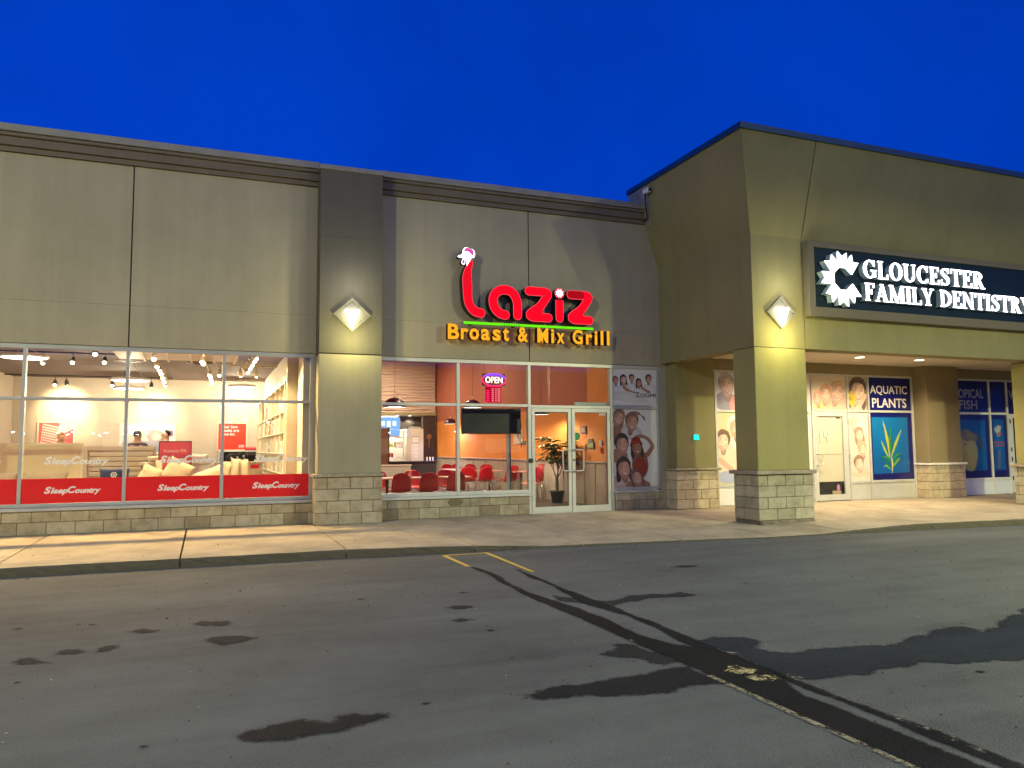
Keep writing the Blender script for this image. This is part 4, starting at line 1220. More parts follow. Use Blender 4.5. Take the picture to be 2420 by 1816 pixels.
pbox('cross_bar', cdo, 13.312, 14.098, .046, .051, 1.10, 1.108, ALU_D, 0.0005)
for k, (x, z) in enumerate(((13.40, 1.62), (13.52, 1.62), (13.64, 1.62), (13.40, 1.50), (13.60, 1.52))): pbox('notice', cdo, x, x + .095, .044, .050, z - .11, z + .02, plain('paper', (.70, .63, .50), .8) if k == 0 else bpy.data.materials['paper'], 0.0005)
put_text('lettering', cdo, '8003', 13.92, .05, 1.93, .045, INKK, width=.13, offset=.02)
MB().tube([(13.27, .03, 1.10), (13.27, -.03, 1.10), (13.41, -.03, 1.10), (13.41, -.03, .84), (13.27, -.03, .84), (13.27, .03, .84)], .012, ALU).build('handle', cdo)
for z in (.3, 1.0, 1.8): pbox('hinge', cdo, 14.25, 14.275, .012, .032, z, z + .1, ALU_D, .003)
# aquarium films
Print.W0 = 0.0
NAVY = (0.006, 0.008, 0.12); TEAL = (0.004, 0.15, 0.42); TEAL2 = (0.004, 0.09, 0.34)
WLET = plain('pale_lettering', (.78, .75, .68), .6)
p = Print(.055); p.rect(14.975, 16.36, 2.15, 2.953, (.007, .008, .15), NAVY); a1 = p.build('printed_panel', cf)
put_text('lettering', a1, 'AQUATIC', 15.03, .054, 2.52, .24, WLET, width=1.22, offset=.012); put_text('lettering', a1, 'PLANTS', 15.08, .054, 2.215, .235, WLET, width=1.13, offset=.016)
pbox('transom', cf, 14.975, 16.36, .03, .12, 2.095, 2.148, ALU, .003)
p = Print(.055); p.rect(14.975, 16.36, .457, 2.09, NAVY)
p.fan([(15.04, .60), (16.22, .62), (16.22, 1.98), (15.04, 1.98)], TEAL, [TEAL2, TEAL2, (.004, .13, .38), (.006, .17, .45)])
p.blob(15.63, .95, .40, .20, 0, (.01, .16, .06), TEAL2); p.blob(15.63, 1.25, .22, .35, 0, (.01, .13, .08), TEAL)
lf = [((15.58, 1.0), (15.52, 1.45), (15.40, 1.90), .10, (.35, .34, .03)), ((15.62, 1.0), (15.80, 1.35), (16.0, 1.68), .10, (.30, .34, .06)), ((15.55, 1.0), (15.42, 1.2), (15.32, 1.42), .075, (.28, .36, .03)), ((15.63, .62), (15.66, .85), (15.62, 1.05), .07, (.40, .40, .12)), ((15.60, .7), (15.45, .8), (15.36, .76), .06, (.12, .30, .02)), ((15.66, .75), (15.82, .92), (15.92, .98), .09, (.10, .24, .02)), ((15.6, .9), (15.5, 1.0), (15.3, 1.02), .07, (.02, .2, .03)), ((15.66, .95), (15.8, 1.05), (15.95, 1.1), .07, (.02, .2, .03)), ((15.6, 1.1), (15.62, 1.5), (15.66, 1.78), .09, (.015, .18, .05))]
for a, b, c, w, cc in lf:
    p.stroke([a, b, c], [w * .25, w, w * .08], cc); p.stroke([a, b, c], [w * .05, w * .22, w * .03], tuple(min(1, k * 1.6 + .05) for k in cc))
p.build('printed_panel', cf); panel_back(cf, 14.975, 16.36, .457, 2.953)
ff = MB().box(17.6, 24, .02, .12, 2.955, 3.0).build('window', clin, ALU, bevel=.003)
for x in (17.63, 19.15, 19.82, 21.0): pbox('mullion', ff, x - .028, x + .028, .022, .13, 0, 2.954, WHITEP, .003)
for a, b in ((17.66, 19.12), (19.18, 19.79)):
    pbox('kick_panel', ff, a, b, .05, .08, 0, .36, plain('white_panel', (.80, .84, .88), .5) if a < 18 else bpy.data.materials['white_panel'], .003)
    pbox('rail', ff, a, b, .03, .12, .361, .43, WHITEP, .003); pbox('transom', ff, a, b, .03, .12, 2.075, 2.13, WHITEP, .003)
p = Print(.055); p.rect(17.66, 19.12, 2.132, 2.953, (.007, .008, .15), NAVY); a1 = p.build('printed_panel', ff)
DLET = plain('grey_lettering', (.42, .42, .46), .6)
put_text('lettering', a1, 'TROPICAL', 17.72, .054, 2.50, .235, DLET, width=1.25, offset=.012); put_text('lettering', a1, 'FISH', 18.06, .054, 2.21, .235, DLET, width=.66, offset=.014)
p = Print(.055); p.rect(19.18, 19.79, 2.132, 2.953, (.007, .008, .15), NAVY); p.build('printed_panel', ff)
p = Print(.055); p.rect(17.66, 19.12, .432, 2.073, NAVY); p.fan([(17.74, .62), (18.98, .62), (18.98, 1.92), (17.74, 1.95)], TEAL, TEAL2)
p.blob(18.30, 1.12, .32, .52, .25, (.50, .44, .12), (.40, .38, .13), 30, .05); p.blob(18.35, 1.52, .34, .14, -.2, (.26, .22, .1), (.2, .18, .09), 26, .12); p.blob(18.75, 1.35, .10, .24, .15, (.10, .09, .04), (.02, .09, .2)); p.blob(18.2, 1.30, .025, .025, 0, (.02, .02, .02))
p.build('printed_panel', ff)
p = Print(.055); p.rect(19.18, 19.79, .432, 2.073, NAVY); p.fan([(19.26, .62), (19.68, .62), (19.68, 1.95), (19.26, 1.95)], TEAL, TEAL2)
p.blob(19.45, 1.66, .12, .15, 0, (.62, .62, .58), (.4, .42, .42), 20, .2); p.blob(19.48, 1.56, .08, .05, 0, (.5, .12, .08)); p.stroke([(19.3, 1.34), (19.64, 1.34)], .05, (.32, .08, .10)); p.stroke([(19.3, 1.26), (19.64, 1.26)], .04, (.30, .1, .14)); p.stroke([(19.42, .7), (19.46, 1.1)], .08, (.16, .12, .22))
p.build('printed_panel', ff)
p = Print(.055); p.rect(19.85, 20.97, 2.132, 2.953, (.007, .008, .15), NAVY); a1 = p.build('printed_panel', ff); put_text('lettering', a1, 'W', 19.93, .054, 2.50, .235, DLET, offset=.012)
panel_back(ff, 17.66, 19.79, .432, 2.953); panel_back(ff, 19.85, 20.97, 2.132, 2.953)
fd = MB().box(19.86, 20.0, .03, .08, .02, 2.10).box(20.85, 20.97, .03, .08, .02, 2.10).box(20.0, 20.85, .03, .08, 2.0, 2.10).box(20.0, 20.85, .03, .08, .02, .18).build('door', clin, WHITEP, bevel=.003)
pbox('pane', fd, 20.002, 20.848, .05, .06, .182, 1.998, plain('dark_glass', (.03, .03, .035), .1), .0005)
for z in (.35, .85, 1.1, 1.85): pbox('hinge', fd, 19.87, 19.90, .012, .03, z, z + .11, BLACK, .003)
pbox('room_backing', clin, 10.2, XE, .16, .2, 0, 3.0, DARK, .002)

# ---------------------------------------------------------------- small fittings
sensor = thing('alarm_light', (9.7, -0.36, 1.5), 'small green-lit wall light on the stucco pier right of the poster window', 'light')
MB().prism([(9.60, 1.445), (9.72, 1.445), (9.70, 1.545), (9.60, 1.555)], -0.385, -0.351, emit('cyan_lamp', (0.02, 0.85, 0.62), 1.6)).build('lens', sensor)
pbox('housing', sensor, 9.585, 9.735, -0.384, -0.351, 1.556, 1.572, ALU_D, .003)
camr = thing('security_camera', (8.5, -0.5, 6.6), 'grey security camera with a looped cable under the roof corner', 'camera')
pbox('housing', camr, 8.43, 8.52, -0.62, -0.42, 6.62, 6.71, WHITEP, .012)
pbox('bracket', camr, 8.50, 8.56, -0.54, -0.46, 6.66, 6.70, FLASH, .004)
MB().tube([(8.475, -.62, 6.66), (8.475, -.66, 6.655)], .028, BLACK, 12).build('lens', camr)
MB().tube([(8.49, -.44, 6.63), (8.50, -.40, 6.5), (8.55, -.36, 6.34), (8.61, -.30, 6.2), (8.66, -.18, 6.14), (8.68, -.06, 6.16), (8.68, .02, 6.3)], .016, BLACK).build('cable', camr)

# ---------------------------------------------------------------- diamond wall sconces
LENS = emit('sconce_lens', (1.0, 0.94, 0.76), 13.0)
SCM = plain('sconce_grey', (0.19, 0.18, 0.14), 0.7)
def sconce(x, y, z, label):
    s = thing('wall_sconce', (x, y, z), label, 'wall lamp', 'diamond wall sconces')
    a, b = 0.335, 0.305
    dia = lambda k, dz=0: [(x - a * k, z + dz), (x, z - b * k + dz), (x + a * k, z + dz), (x, z + b * k + dz)]
    MB().prism(dia(1.0), y - 0.03, y - 0.001, SCM).build('back_plate', s)
    fr = MB()
    o, i = dia(1.0), dia(0.84)
    for k in range(4):
        k2 = (k + 1) % 4
        fr.prism([o[k], o[k2], i[k2], i[k]], y - 0.06, y - 0.031, SCM)
    fr.build('frame', s)
    L = MB()
    t = [(x - 0.135, y - 0.035, z + 0.08), (x + 0.135, y - 0.035, z + 0.08), (x, y - 0.035, z - 0.275), (x - 0.118, y - 0.12, z + 0.075), (x + 0.118, y - 0.12, z + 0.075), (x, y - 0.10, z - 0.245)]
    L.add(t, [(0, 2, 5, 3), (1, 4, 5, 2), (3, 5, 4), (0, 3, 4, 1), (0, 1, 2)], LENS)
    L.build('lens', s, fixn=True)
    for nm, dz, pw, cc in (('lamp_light', -0.46, 40, (1.0, 0.90, 0.36)), ('lamp_light', 0.48, 11, (1.0, 0.95, 0.80))):
        ld = bpy.data.lights.new(nm, 'POINT'); ld.energy = pw; ld.color = cc; ld.shadow_soft_size = 0.05
        lo = bpy.data.objects.new(nm, ld); col.objects.link(lo); lo.parent = s; lo.location = (0, -0.42, dz)
    return s
sconce(2.37, -0.38, 3.70, 'glowing diamond wall lamp on the pier between the shops')
sconce(9.64, -3.05, 3.715, 'glowing diamond wall lamp on the canopy corner column')

# soffit downlights
DLM = emit('downlight_lens', (1.0, 0.85, 0.62), 9.0)
def downlight(x, y, label):
    d = thing('downlight', (x, y, 3.245), label, 'ceiling light', 'recessed soffit lights')
    MB().lathe([(0.11, 0.0), (0.13, -0.006), (0.13, -0.014), (0.105, -0.014)], (x, y, 3.245), WHITEP).build('trim_ring', d)
    MB().lathe([(0.0, -0.010), (0.106, -0.010)], (x, y, 3.245), DLM).build('lens', d)
    ld = bpy.data.lights.new('lamp_light', 'SPOT'); ld.energy = 410; ld.color = (1.0, 0.77, 0.48); ld.spot_size = math.radians(150); ld.spot_blend = 0.6; ld.shadow_soft_size = 0.09
    lo = bpy.data.objects.new('lamp_light', ld); col.objects.link(lo); lo.parent = d; lo.location = (0, 0, -0.03)
downlight(13.37, -1.27, 'bright round soffit light nearer the corner column')
downlight(15.15, -1.28, 'bright round soffit light farther along, above the aquarium window')
downlight(11.55, -1.27, 'round soffit light hidden behind the corner column')

# ---------------------------------------------------------------- restaurant sign
RED = emit('sign_red', (1.0, 0.003, 0.018), 1.25)
REDE = emit('sign_red_edge', (1.0, 0.10, 0.14), 1.0)
REDD = emit('sign_red_dim', (0.42, 0.004, 0.012), 1.0)
SIDE = plain('letter_return', (0.012, 0.008, 0.008), 0.5)
YELE = emit('sign_yellow', (1.0, 0.42, 0.02), 1.15)
YELD = emit('sign_orange', (1.0, 0.20, 0.02), 1.0)
GRN = emit('sign_green', (0.16, 0.95, 0.01), 1.05)
WHT = emit('sign_white', (1.0, 0.92, 0.97), 2.2)
PNK = emit('sign_pink', (0.75, 0.09, 0.42), 1.0)
sign = thing('shop_sign', (6, -0.1, 3.8), 'red illuminated letters with a rooster head above orange lettering', 'sign')
YS = -0.25
def letter(path, w, cap0=True, cap1=True, name='letter', face=RED, sub=4):
    ws = w if isinstance(w, list) else [w] * len(path)
    body = flat_fill([ribbon(path, ws, 8, cap0, cap1, sub)], YS + 0.004, REDE, name, sign, 0.19, SIDE)
    flat_fill([ribbon(path, [max(0.004, k - 0.022) for k in ws], 8, cap0, cap1, sub)], YS - 0.002, face, 'face', body, 0.004)
    pbox('standoff', body, path[len(path) // 2][0] - .02, path[len(path) // 2][0] + .02, YS + 0.194, 0.0, path[len(path) // 2][1] - .02, path[len(path) // 2][1] + .02, SIDE, .002)
    return body
Lb = letter([(4.702, 4.93), (4.665, 4.85), (4.615, 4.73), (4.592, 4.58), (4.597, 4.42), (4.602, 4.25), (4.615, 4.12), (4.665, 4.01), (4.75, 3.93), (4.865, 3.905)], [.012, .09, .15, .195, .20, .185, .18, .18, .185, .19])
for k, (a, b, c) in enumerate((((4.53, 4.60), (4.60, 4.72), (4.69, 4.80)), ((4.505, 4.50), (4.58, 4.60), (4.69, 4.67)), ((4.505, 4.42), (4.58, 4.50), (4.69, 4.57)), ((4.51, 4.34), (4.56, 4.43), (4.68, 4.50)))):
    flat_fill([ribbon([a, b, c], [.004, .018, .006], 3)], YS - .0045, plain('feather_cut', (.16, .0, .004), .6) if k == 0 else bpy.data.materials['feather_cut'], 'feather', Lb, .002)
letter([(5.375, 3.895), (5.26, 3.925), (5.165, 4.01), (5.122, 4.14), (5.145, 4.27), (5.24, 4.365), (5.365, 4.395), (5.49, 4.37), (5.58, 4.285), (5.628, 4.16), (5.635, 4.02), (5.635, 3.90)], .188)
def zee(x0, x1, zt, zb):
    return [(x0, zt), (x0 + .2, zt), (x1 - .08, zt - .002), (x1 - .005, zt - .035), (x1 - .05, zt - .12), (x0 + .24, zb + .22), (x0 + .06, zb + .09), (x0 + .015, zb + .03), (x0 + .10, zb), (x1 - .2, zb), (x1, zb)]
letter(zee(5.88, 6.30, 4.408, 3.89), .184, sub=3)
letter([(6.548, 4.265), (6.546, 4.1), (6.545, 3.895)], .178, cap0=False)
letter(zee(6.80, 7.215, 4.395, 3.886), .184, sub=3)
zd = flat_fill([ribbon([(6.80, 4.395), (6.95, 4.395), (7.03, 4.395)], .155, 8)], YS - .0065, REDD, 'dim_patch', sign, .003)
dot = flat_fill([[(6.549 + .108 * math.cos(t * .2618), 4.405 + .108 * math.sin(t * .2618)) for t in range(24)]], YS + .004, REDE, 'dot', sign, .13, SIDE)
flat_fill([[(6.549 + (.088 if t % 2 else .058) * math.cos(t * .3927), 4.405 + (.088 if t % 2 else .058) * math.sin(t * .3927)) for t in range(16)]], YS - .002, WHT, 'leaf', dot, .004)
pbox('standoff', dot, 6.53, 6.57, YS + .134, 0, 4.385, 4.425, SIDE, .002)
# rooster head
hd = [(4.394, 4.972), (4.43, 5.005), (4.47, 5.015), (4.50, 5.06), (4.55, 5.09), (4.64, 5.07), (4.69, 5.02), (4.68, 4.96), (4.665, 4.93), (4.63, 4.88), (4.585, 4.80), (4.575, 4.87), (4.56, 4.935), (4.52, 4.945), (4.48, 4.955), (4.43, 4.955)]
H = flat_fill([hd], YS + .002, WHT, 'rooster_head', sign, .12, SIDE)
comb = [(4.49, 5.06), (4.505, 5.12), (4.545, 5.165), (4.60, 5.172), (4.65, 5.15), (4.70, 5.148), (4.745, 5.11), (4.757, 5.05), (4.74, 4.985), (4.70, 4.965), (4.685, 5.02), (4.63, 5.065), (4.56, 5.085)]
flat_fill([comb], YS + .003, WHT, 'comb_rim', H, .12, SIDE)
cx_, cz_ = 4.635, 5.105
flat_fill([[(cx_ + (x - cx_) * .74, cz_ + (z - cz_) * .74 + .008) for x, z in comb]], YS - .002, PNK, 'comb', H, .003)
wat = [(4.51, 4.95), (4.545, 4.94), (4.555, 4.89), (4.55, 4.845), (4.525, 4.822), (4.495, 4.83), (4.475, 4.86), (4.485, 4.905)]
flat_fill([wat], YS + .004, WHT, 'wattle_rim', H, .11, SIDE)
flat_fill([[(4.515 + (x - 4.515) * .66, 4.883 + (z - 4.883) * .66) for x, z in wat]], YS - .0015, PNK, 'wattle', H, .003)
flat_fill([[(4.545 + .010 * math.cos(t * .7854), 5.02 + .010 * math.sin(t * .7854)) for t in range(8)]], YS - .0015, PNK, 'eye', H, .002)
pbox('standoff', H, 4.58, 4.62, YS + .122, 0, 4.98, 5.02, SIDE, .002)
bar = flat_fill([[(4.512, 3.677), (7.30, 3.690), (7.30, 3.740), (4.512, 3.727)]], YS, GRN, 'underline_bar', sign, .06, SIDE)
for x in (4.7, 5.6, 6.5, 7.2): pbox('standoff', bar, x, x + .03, YS + .062, 0, 3.69, 3.715, SIDE, .002)
for k in range(9): pbox('drip', bar, 5.3 + k * .05, 5.315 + k * .05, YS - .003, YS - .0005, 3.688 - .006 * (k % 3), 3.70 + .004 * (k % 4), SIDE, .0005)
WID = {'B': .225, 'r': .145, 'o': .195, 'a': .18, 's': .165, 't': .125, '&': .215, 'M': .235, 'i': .065, 'x': .17, 'G': .225, 'l': .06}
for ch, x, cap in zip('Broast&MixGrill', (4.203, 4.46, 4.632, 4.868, 5.106, 5.321, 5.637, 6.052, 6.352, 6.475, 6.829, 7.131, 7.328, 7.467, 7.612), range(15)):
    h = {'r': .215, 'o': .225, 'a': .225, 's': .225, 't': .27, 'x': .21, 'i': .285}.get(ch, .296)
    zz = 3.375 + .0012 * (cap) if ch not in 'oasG&B' else 3.372 + .0012 * cap
    o = put_text('letter', sign, ch, x, YS + .14, zz, h, YELE, width=WID[ch], offset=.028, extrude=.07, side=SIDE)
    pbox('standoff', o, x + WID[ch] * .5 - .012, x + WID[ch] * .5 + .012, YS + .14, 0, zz + h * .5 - .05, zz + h * .5 - .03, SIDE, .001)

# ---------------------------------------------------------------- clinic sign
csn = thing('shop_sign', (13, -3.1, 4.4), 'long navy sign with white serif lettering and a spiky white emblem', 'sign')
XR = 17.2
SF = plain('sign_frame', (.16, .14, .095), .7, spec=.2)
NVY = plain('sign_navy', (.002, .016, .032), .6, spec=.2)
sfm = MB().box(10.215, XR, -3.20, -3.051, 3.675, 3.848).box(10.215, XR, -3.20, -3.051, 4.975, 5.08).box(10.215, 10.36, -3.20, -3.051, 3.848, 4.975).box(XR - .15, XR, -3.20, -3.051, 3.848, 4.975).build('frame', csn, SF, bevel=.006)
pbox('face_panel', csn, 10.36, XR - .15, -3.165, -3.06, 3.848, 4.975, NVY, .002)
HALO = emit('halo_white', (1.0, 0.98, 1.0), 4.5)
ACR = plain('clear_acrylic', (.30, .40, .42), .25)
def serif(ch, h):
    """strokes of a bold roman capital in a unit box -> outlines, advance width"""
    S, T, sf = .185 * h, .075 * h, .06 * h
    R = lambda x0, x1, z0, z1: [(x0, z0), (x1, z0), (x1, z1), (x0, z1)]
    def stem(x, z0=0, z1=1, bot=True, top=True, w=None):
        w = w or S
        q = [R(x, x + w, z0 * h, z1 * h)]
        e = .07 * h
        if bot: q.append(R(x - e, x + w + e, z0 * h, z0 * h + sf))
        if top: q.append(R(x - e, x + w + e, z1 * h - sf, z1 * h))
        return q
    def diag(x0, z0, x1, z1, w):
        return [(x0, z0 * h), (x0 + w, z0 * h), (x1 + w, z1 * h), (x1, z1 * h)]
    def arc(cx, cz, rx, rz, a0, a1, thick, thin, n=22):
        o = []; i = []
        for k in range(n + 1):
            a = math.radians(a0 + (a1 - a0) * k / n)
            o.append((cx + rx * math.cos(a), cz + rz * math.sin(a)))
            i.append((cx + (rx - thick) * math.cos(a), cz + (rz - thin) * math.sin(a)))
        return o + i[::-1]
    e = .07 * h
    if ch == 'I': return stem(e), S + 2 * e
    if ch == 'L': return stem(e) + [R(e, .62 * h, 0, T), R(.55 * h, .62 * h, 0, .27 * h)], .64 * h
    if ch in 'EF':
        q = stem(e) + [R(e, .60 * h, h - T, h), R(.53 * h, .60 * h, .75 * h, h), R(e, .45 * h, .47 * h, .47 * h + T), R(.38 * h, .45 * h, .38 * h, .66 * h)]
        if ch == 'E': q += [R(e, .62 * h, 0, T), R(.55 * h, .62 * h, 0, .27 * h)]
        return q, .64 * h
    if ch == 'T': return stem(.27 * h, top=False) + [R(0, .72 * h, h - T, h), R(0, .07 * h, .73 * h, h), R(.65 * h, .72 * h, .73 * h, h)], .72 * h
    if ch == 'D': return stem(e) + [arc(e + .12 * h, .5 * h, .60 * h, .5 * h, -90, 90, S * 1.05, T)], .80 * h
    if ch == 'O': return [arc(.40 * h, .5 * h, .40 * h, .51 * h, 0, 359.9, S * 1.05, T, 40)], .80 * h
    if ch in 'CG':
        q = [arc(.40 * h, .5 * h, .40 * h, .51 * h, 42, 318, S * 1.05, T, 34), R(.62 * h, .69 * h, .66 * h, h)]
        q += [R(.56 * h, .56 * h + S, .08 * h, .44 * h), R(.44 * h, .80 * h, .40 * h, .46 * h)] if ch == 'G' else [R(.64 * h, .70 * h, .05 * h, .26 * h)]
        return q, (.80 if ch == 'G' else .74) * h
    if ch == 'U': return [R(e, e + S, .3 * h, h), R(0, e * 2 + S, h - sf, h), R(.62 * h, .62 * h + T, .3 * h, h), R(.52 * h, .78 * h, h - sf, h), arc(.385 * h, .32 * h, .315 * h, .33 * h, 180, 360, S * .8, T)], .78 * h
    if ch == 'S': return [ribbon([(.50 * h, .80 * h), (.42 * h, .92 * h), (.28 * h, .95 * h), (.13 * h, .86 * h), (.12 * h, .70 * h), (.28 * h, .56 * h), (.45 * h, .42 * h), (.50 * h, .26 * h), (.42 * h, .10 * h), (.26 * h, .05 * h), (.10 * h, .12 * h), (.05 * h, .24 * h)], [.05 * h, .08 * h, .09 * h, .13 * h, .16 * h, .19 * h, .19 * h, .16 * h, .13 * h, .09 * h, .08 * h, .05 * h], 4), R(.48 * h, .54 * h, .70 * h, h), R(.03 * h, .09 * h, 0, .32 * h)], .60 * h
    if ch == 'R': return stem(e) + [arc(e + .14 * h, .74 * h, .42 * h, .26 * h, -90, 90, S, T), diag(.30 * h, .48, .54 * h, 0, .20 * h), R(.50 * h, .80 * h, 0, sf)], .78 * h
    if ch == 'A': return [diag(.02 * h, 0, .34 * h, 1, .08 * h), diag(.52 * h, 0, .26 * h, 1, .20 * h), R(.15 * h, .58 * h, .28 * h, .28 * h + T), R(-.05 * h, .20 * h, 0, sf), R(.44 * h, .80 * h, 0, sf)], .78 * h
    if ch == 'Y': return [diag(.25 * h, .42, .0, 1, .20 * h), diag(.36 * h, .42, .62 * h, 1, .075 * h), R(.28 * h, .28 * h + S * .95, 0, .48 * h), R(.18 * h, .56 * h, 0, sf), R(-.05 * h, .28 * h, h - sf, h), R(.52 * h, .78 * h, h - sf, h)], .74 * h
    if ch == 'N': return [R(e, e + T, 0, h), R(.66 * h, .66 * h + T, 0, h), diag(.60 * h, 0, .03 * h, 1, .19 * h), R(0, .26 * h, 0, sf), R(.57 * h, .82 * h, h - sf, h), R(-.02 * h, .2 * h, h - sf, h)], .82 * h
    if ch == 'M': return [R(e, e + T, 0, h), R(.76 * h, .76 * h + S, 0, h), diag(.42 * h, 0, .05 * h, 1, .18 * h), diag(.46 * h, 0, .78 * h, 1, .07 * h), R(0, .25 * h, 0, sf), R(.68 * h, 1.02 * h, 0, sf), R(-.02 * h, .2 * h, h - sf, h), R(.84 * h, 1.02 * h, h - sf, h)], 1.02 * h
    return [], .35 * h
def serif_line(s, x, z, h, w):
    tot = 0; gl = []
    for ch in s:
        if ch == ' ': tot += .40 * h; continue
        q, a = serif(ch, h); gl.append((ch, q, tot, a)); tot += a + .085 * h
    k = w / (tot - .085 * h)
    for ch, q, x0, a in gl:
        out = [[(x + (x0 + p[0]) * k, z + p[1]) for p in poly] for poly in q]
        body = flat_fill(out, -3.30, HALO, 'letter', csn, 0.012, HALO)
        acr = MB()
        xa, xb = x + x0 * k, x + (x0 + a) * k
        flat_fill([[(px * .965 + (xa + xb) * .0175, pz) for px, pz in poly] for poly in out], -3.285, ACR, 'acrylic_back', body, 0.115)
serif_line('GLOUCESTER', 11.44, 4.455, .345, 3.25)
serif_line('FAMILY DENTISTRY', 11.46, 4.02, .335, 4.60)
em = []
def petal(a, r0, r1, wa):
    c = math.radians(a)
    f = lambda r, d: (10.93 + r * math.cos(c + d), 4.39 + r * math.sin(c + d))
    return [f(r0, -wa), f(r1 * .97, -wa * .42), f(r1 * .80, 0.0), f(r1 * 1.0, wa * .42), f(r0, wa)]
pts = []
angs = [52, 90, 132, 180, 228, 270, 312]
for a in angs: pts.append(petal(a, .24, .525, .50))
emb = flat_fill(pts, -3.30, HALO, 'emblem', csn, .012, HALO)
flat_fill([[(px - .02, pz - .005) for px, pz in q] for q in pts], -3.285, ACR, 'acrylic_back', emb, .11)

# ---------------------------------------------------------------- parking lot lamps (seen as reflections in the windows)
LH = emit('lot_lamp_lens', (1.0, 0.86, 0.60), 18.0)
POLE = plain('pole_grey', (.20, .20, .19), .5, .5)
def lot_lamp(x, y, h, power, label, c=(0.97, 0.97, 0.46)):
    l = thing('street_lamp', (x, y, ZG), label, 'street lamp', 'parking lot lamps')
    MB().tube([(x, y, ZG + .5), (x, y, h)], [.09, .055], POLE, 12).build('pole', l)
    MB().lathe([(0, .52), (.26, .5), (.28, 0.0)], (x, y, ZG), CONC_F, 16).build('base', l)
    pbox('arm', l, x - .03, x + .03, y, y + .8, h - .06, h, POLE, .005)
    pbox('lamp_head', l, x - .22, x + .22, y + .5, y + 1.15, h - .02, h + .12, POLE, .02)
    pbox('lens', l, x - .18, x + .18, y + .55, y + 1.1, h - .035, h - .022, LH, .002)
    ld = bpy.data.lights.new('lamp_light', 'AREA'); ld.shape = 'SQUARE'; ld.size = .4; ld.energy = power; ld.color = c
    lo = bpy.data.objects.new('lamp_light', ld); col.objects.link(lo); lo.parent = l; lo.location = (0, .8, h - ZG - .06); lo.rotation_euler = (math.radians(20 if h > 8 else 0), 0, 0)
lot_lamp(-11.5, -17.0, 9.5, 4100, 'tall parking lot lamp behind the viewer, on the left')
lot_lamp(13.5, -15.5, 6.2, 3400, 'tall parking lot lamp behind the viewer, on the right')
# the far side of the lot, seen only in the glass
fb = thing('far_building', (0, -85, ZG), 'long dark store across the parking lot, mirrored in the windows', 'building')
FBM = stucco('far_wall', (0.20, 0.18, 0.15))
pbox('wall', fb, -120, 120, -110, -85, ZG, 11.5, FBM, .05)
pbox('roof_edge', fb, -121, 121, -110, -84.6, 11.5, 12.1, TRIM, .05)
WLIT = emit('far_window', (1.0, .78, .5), 1.2)
for k in range(14):
    x = -104 + k * 15.5
    pbox('window', fb, x, x + 5.5, -84.98, -84.9, .6, 2.6, WLIT, .01)

RSG = emit('far_red_sign', (1.0, .03, .03), 9.0); WSG = emit('far_white_lamp', (1.0, .95, .85), 70.0)
for x0, x1, z in ((-15.2, -11.6, 4.05), (-11.0, -6.2, 3.85), (-11.4, -7.6, 4.25)): pbox('lit_sign', fb, x0, x1, -84.9, -84.7, z, z + .22, RSG, .01)
for x, z in ((-15.6, 3.3), (-14.7, 3.1), (-14.2, 3.4), (-12.2, 3.2), (-11.5, 3.0), (-10.9, 3.3), (-9.1, 3.1), (-8.3, 3.35), (-7.6, 3.05), (-6.6, 3.2), (2.5, 4.6), (4.2, 4.9), (6.8, 4.6), (-20, 3.4), (-19, 3.2), (14, 3.5), (22, 3.3), (31, 3.4)): pbox('wall_lamp', fb, x, x + .32, -84.9, -84.7, z, z + .11, WSG, .01)
# ================================================================ things inside the mattress shop
def lamp_light(parent, loc, kind, power, c, size=None, blend=0.5, radius=0.05, aim=None):
    ld = bpy.data.lights.new('lamp_light', kind); ld.energy = power; ld.color = c
    if kind == 'SPOT': ld.spot_size = math.radians(size or 70); ld.spot_blend = blend
    if kind == 'AREA': ld.shape = 'DISK'; ld.size = size or 0.5
    else: ld.shadow_soft_size = radius
    lo = bpy.data.objects.new('lamp_light', ld); col.objects.link(lo); lo.parent = parent
    lo.location = Vector(loc) - wloc(parent)
    if aim is not None: lo.rotation_euler = (Vector(aim) - Vector(loc)).to_track_quat('-Z', 'Y').to_euler()
    return lo
WARM = (1.0, 0.76, 0.44)
RINGE = emit('ring_lamp_glow', (0.95, 0.95, 1.0), 5.0)
RINGM = plain('ring_lamp_rim', (.72, .66, .58), .4)
def ring_lamp(x, y, z, r, label, power=95):
    t = thing('ring_lamp', (x, y, z), label, 'pendant lamp', 'round disc pendant lamps')
    MB().lathe([(r * .2, .05), (r * .96, .05), (r, .03), (r, -.01), (r * .95, -.012)], (x, y, z), RINGM, 36).build('rim', t)
    MB().lathe([(0.0, -.014), (r * .95, -.014)], (x, y, z), RINGE, 36).build('diffuser', t)
    MB().lathe([(0.0, .09), (.09, .085), (.1, .052)], (x, y, z), RINGM, 16).build('hub', t)
    for a in (0.3, 2.4, 4.5): MB().tube([(x + r * .7 * math.cos(a), y + r * .7 * math.sin(a), z + .05), (x + .05 * math.cos(a), y + .05 * math.sin(a), 3.37)], .004, STEEL, 5).build('wire', t)
    lamp_light(t, (x, y, z - .16), 'POINT', power * 1.9, (1.0, .85, .62), radius=.14)
ring_lamp(-3.36, 3.4, 3.16, .42, 'large white disc lamp hanging at the upper left of the shop window')
ring_lamp(-1.70, 6.0, 2.965, .42, 'white disc lamp hanging behind the second mullion, upper of two')
ring_lamp(-1.98, 9.0, 2.985, .40, 'white disc lamp farther back behind the second mullion, lower of two')
ring_lamp(.93, 9.4, 3.125, .38, 'white disc lamp hanging before the white side wall')

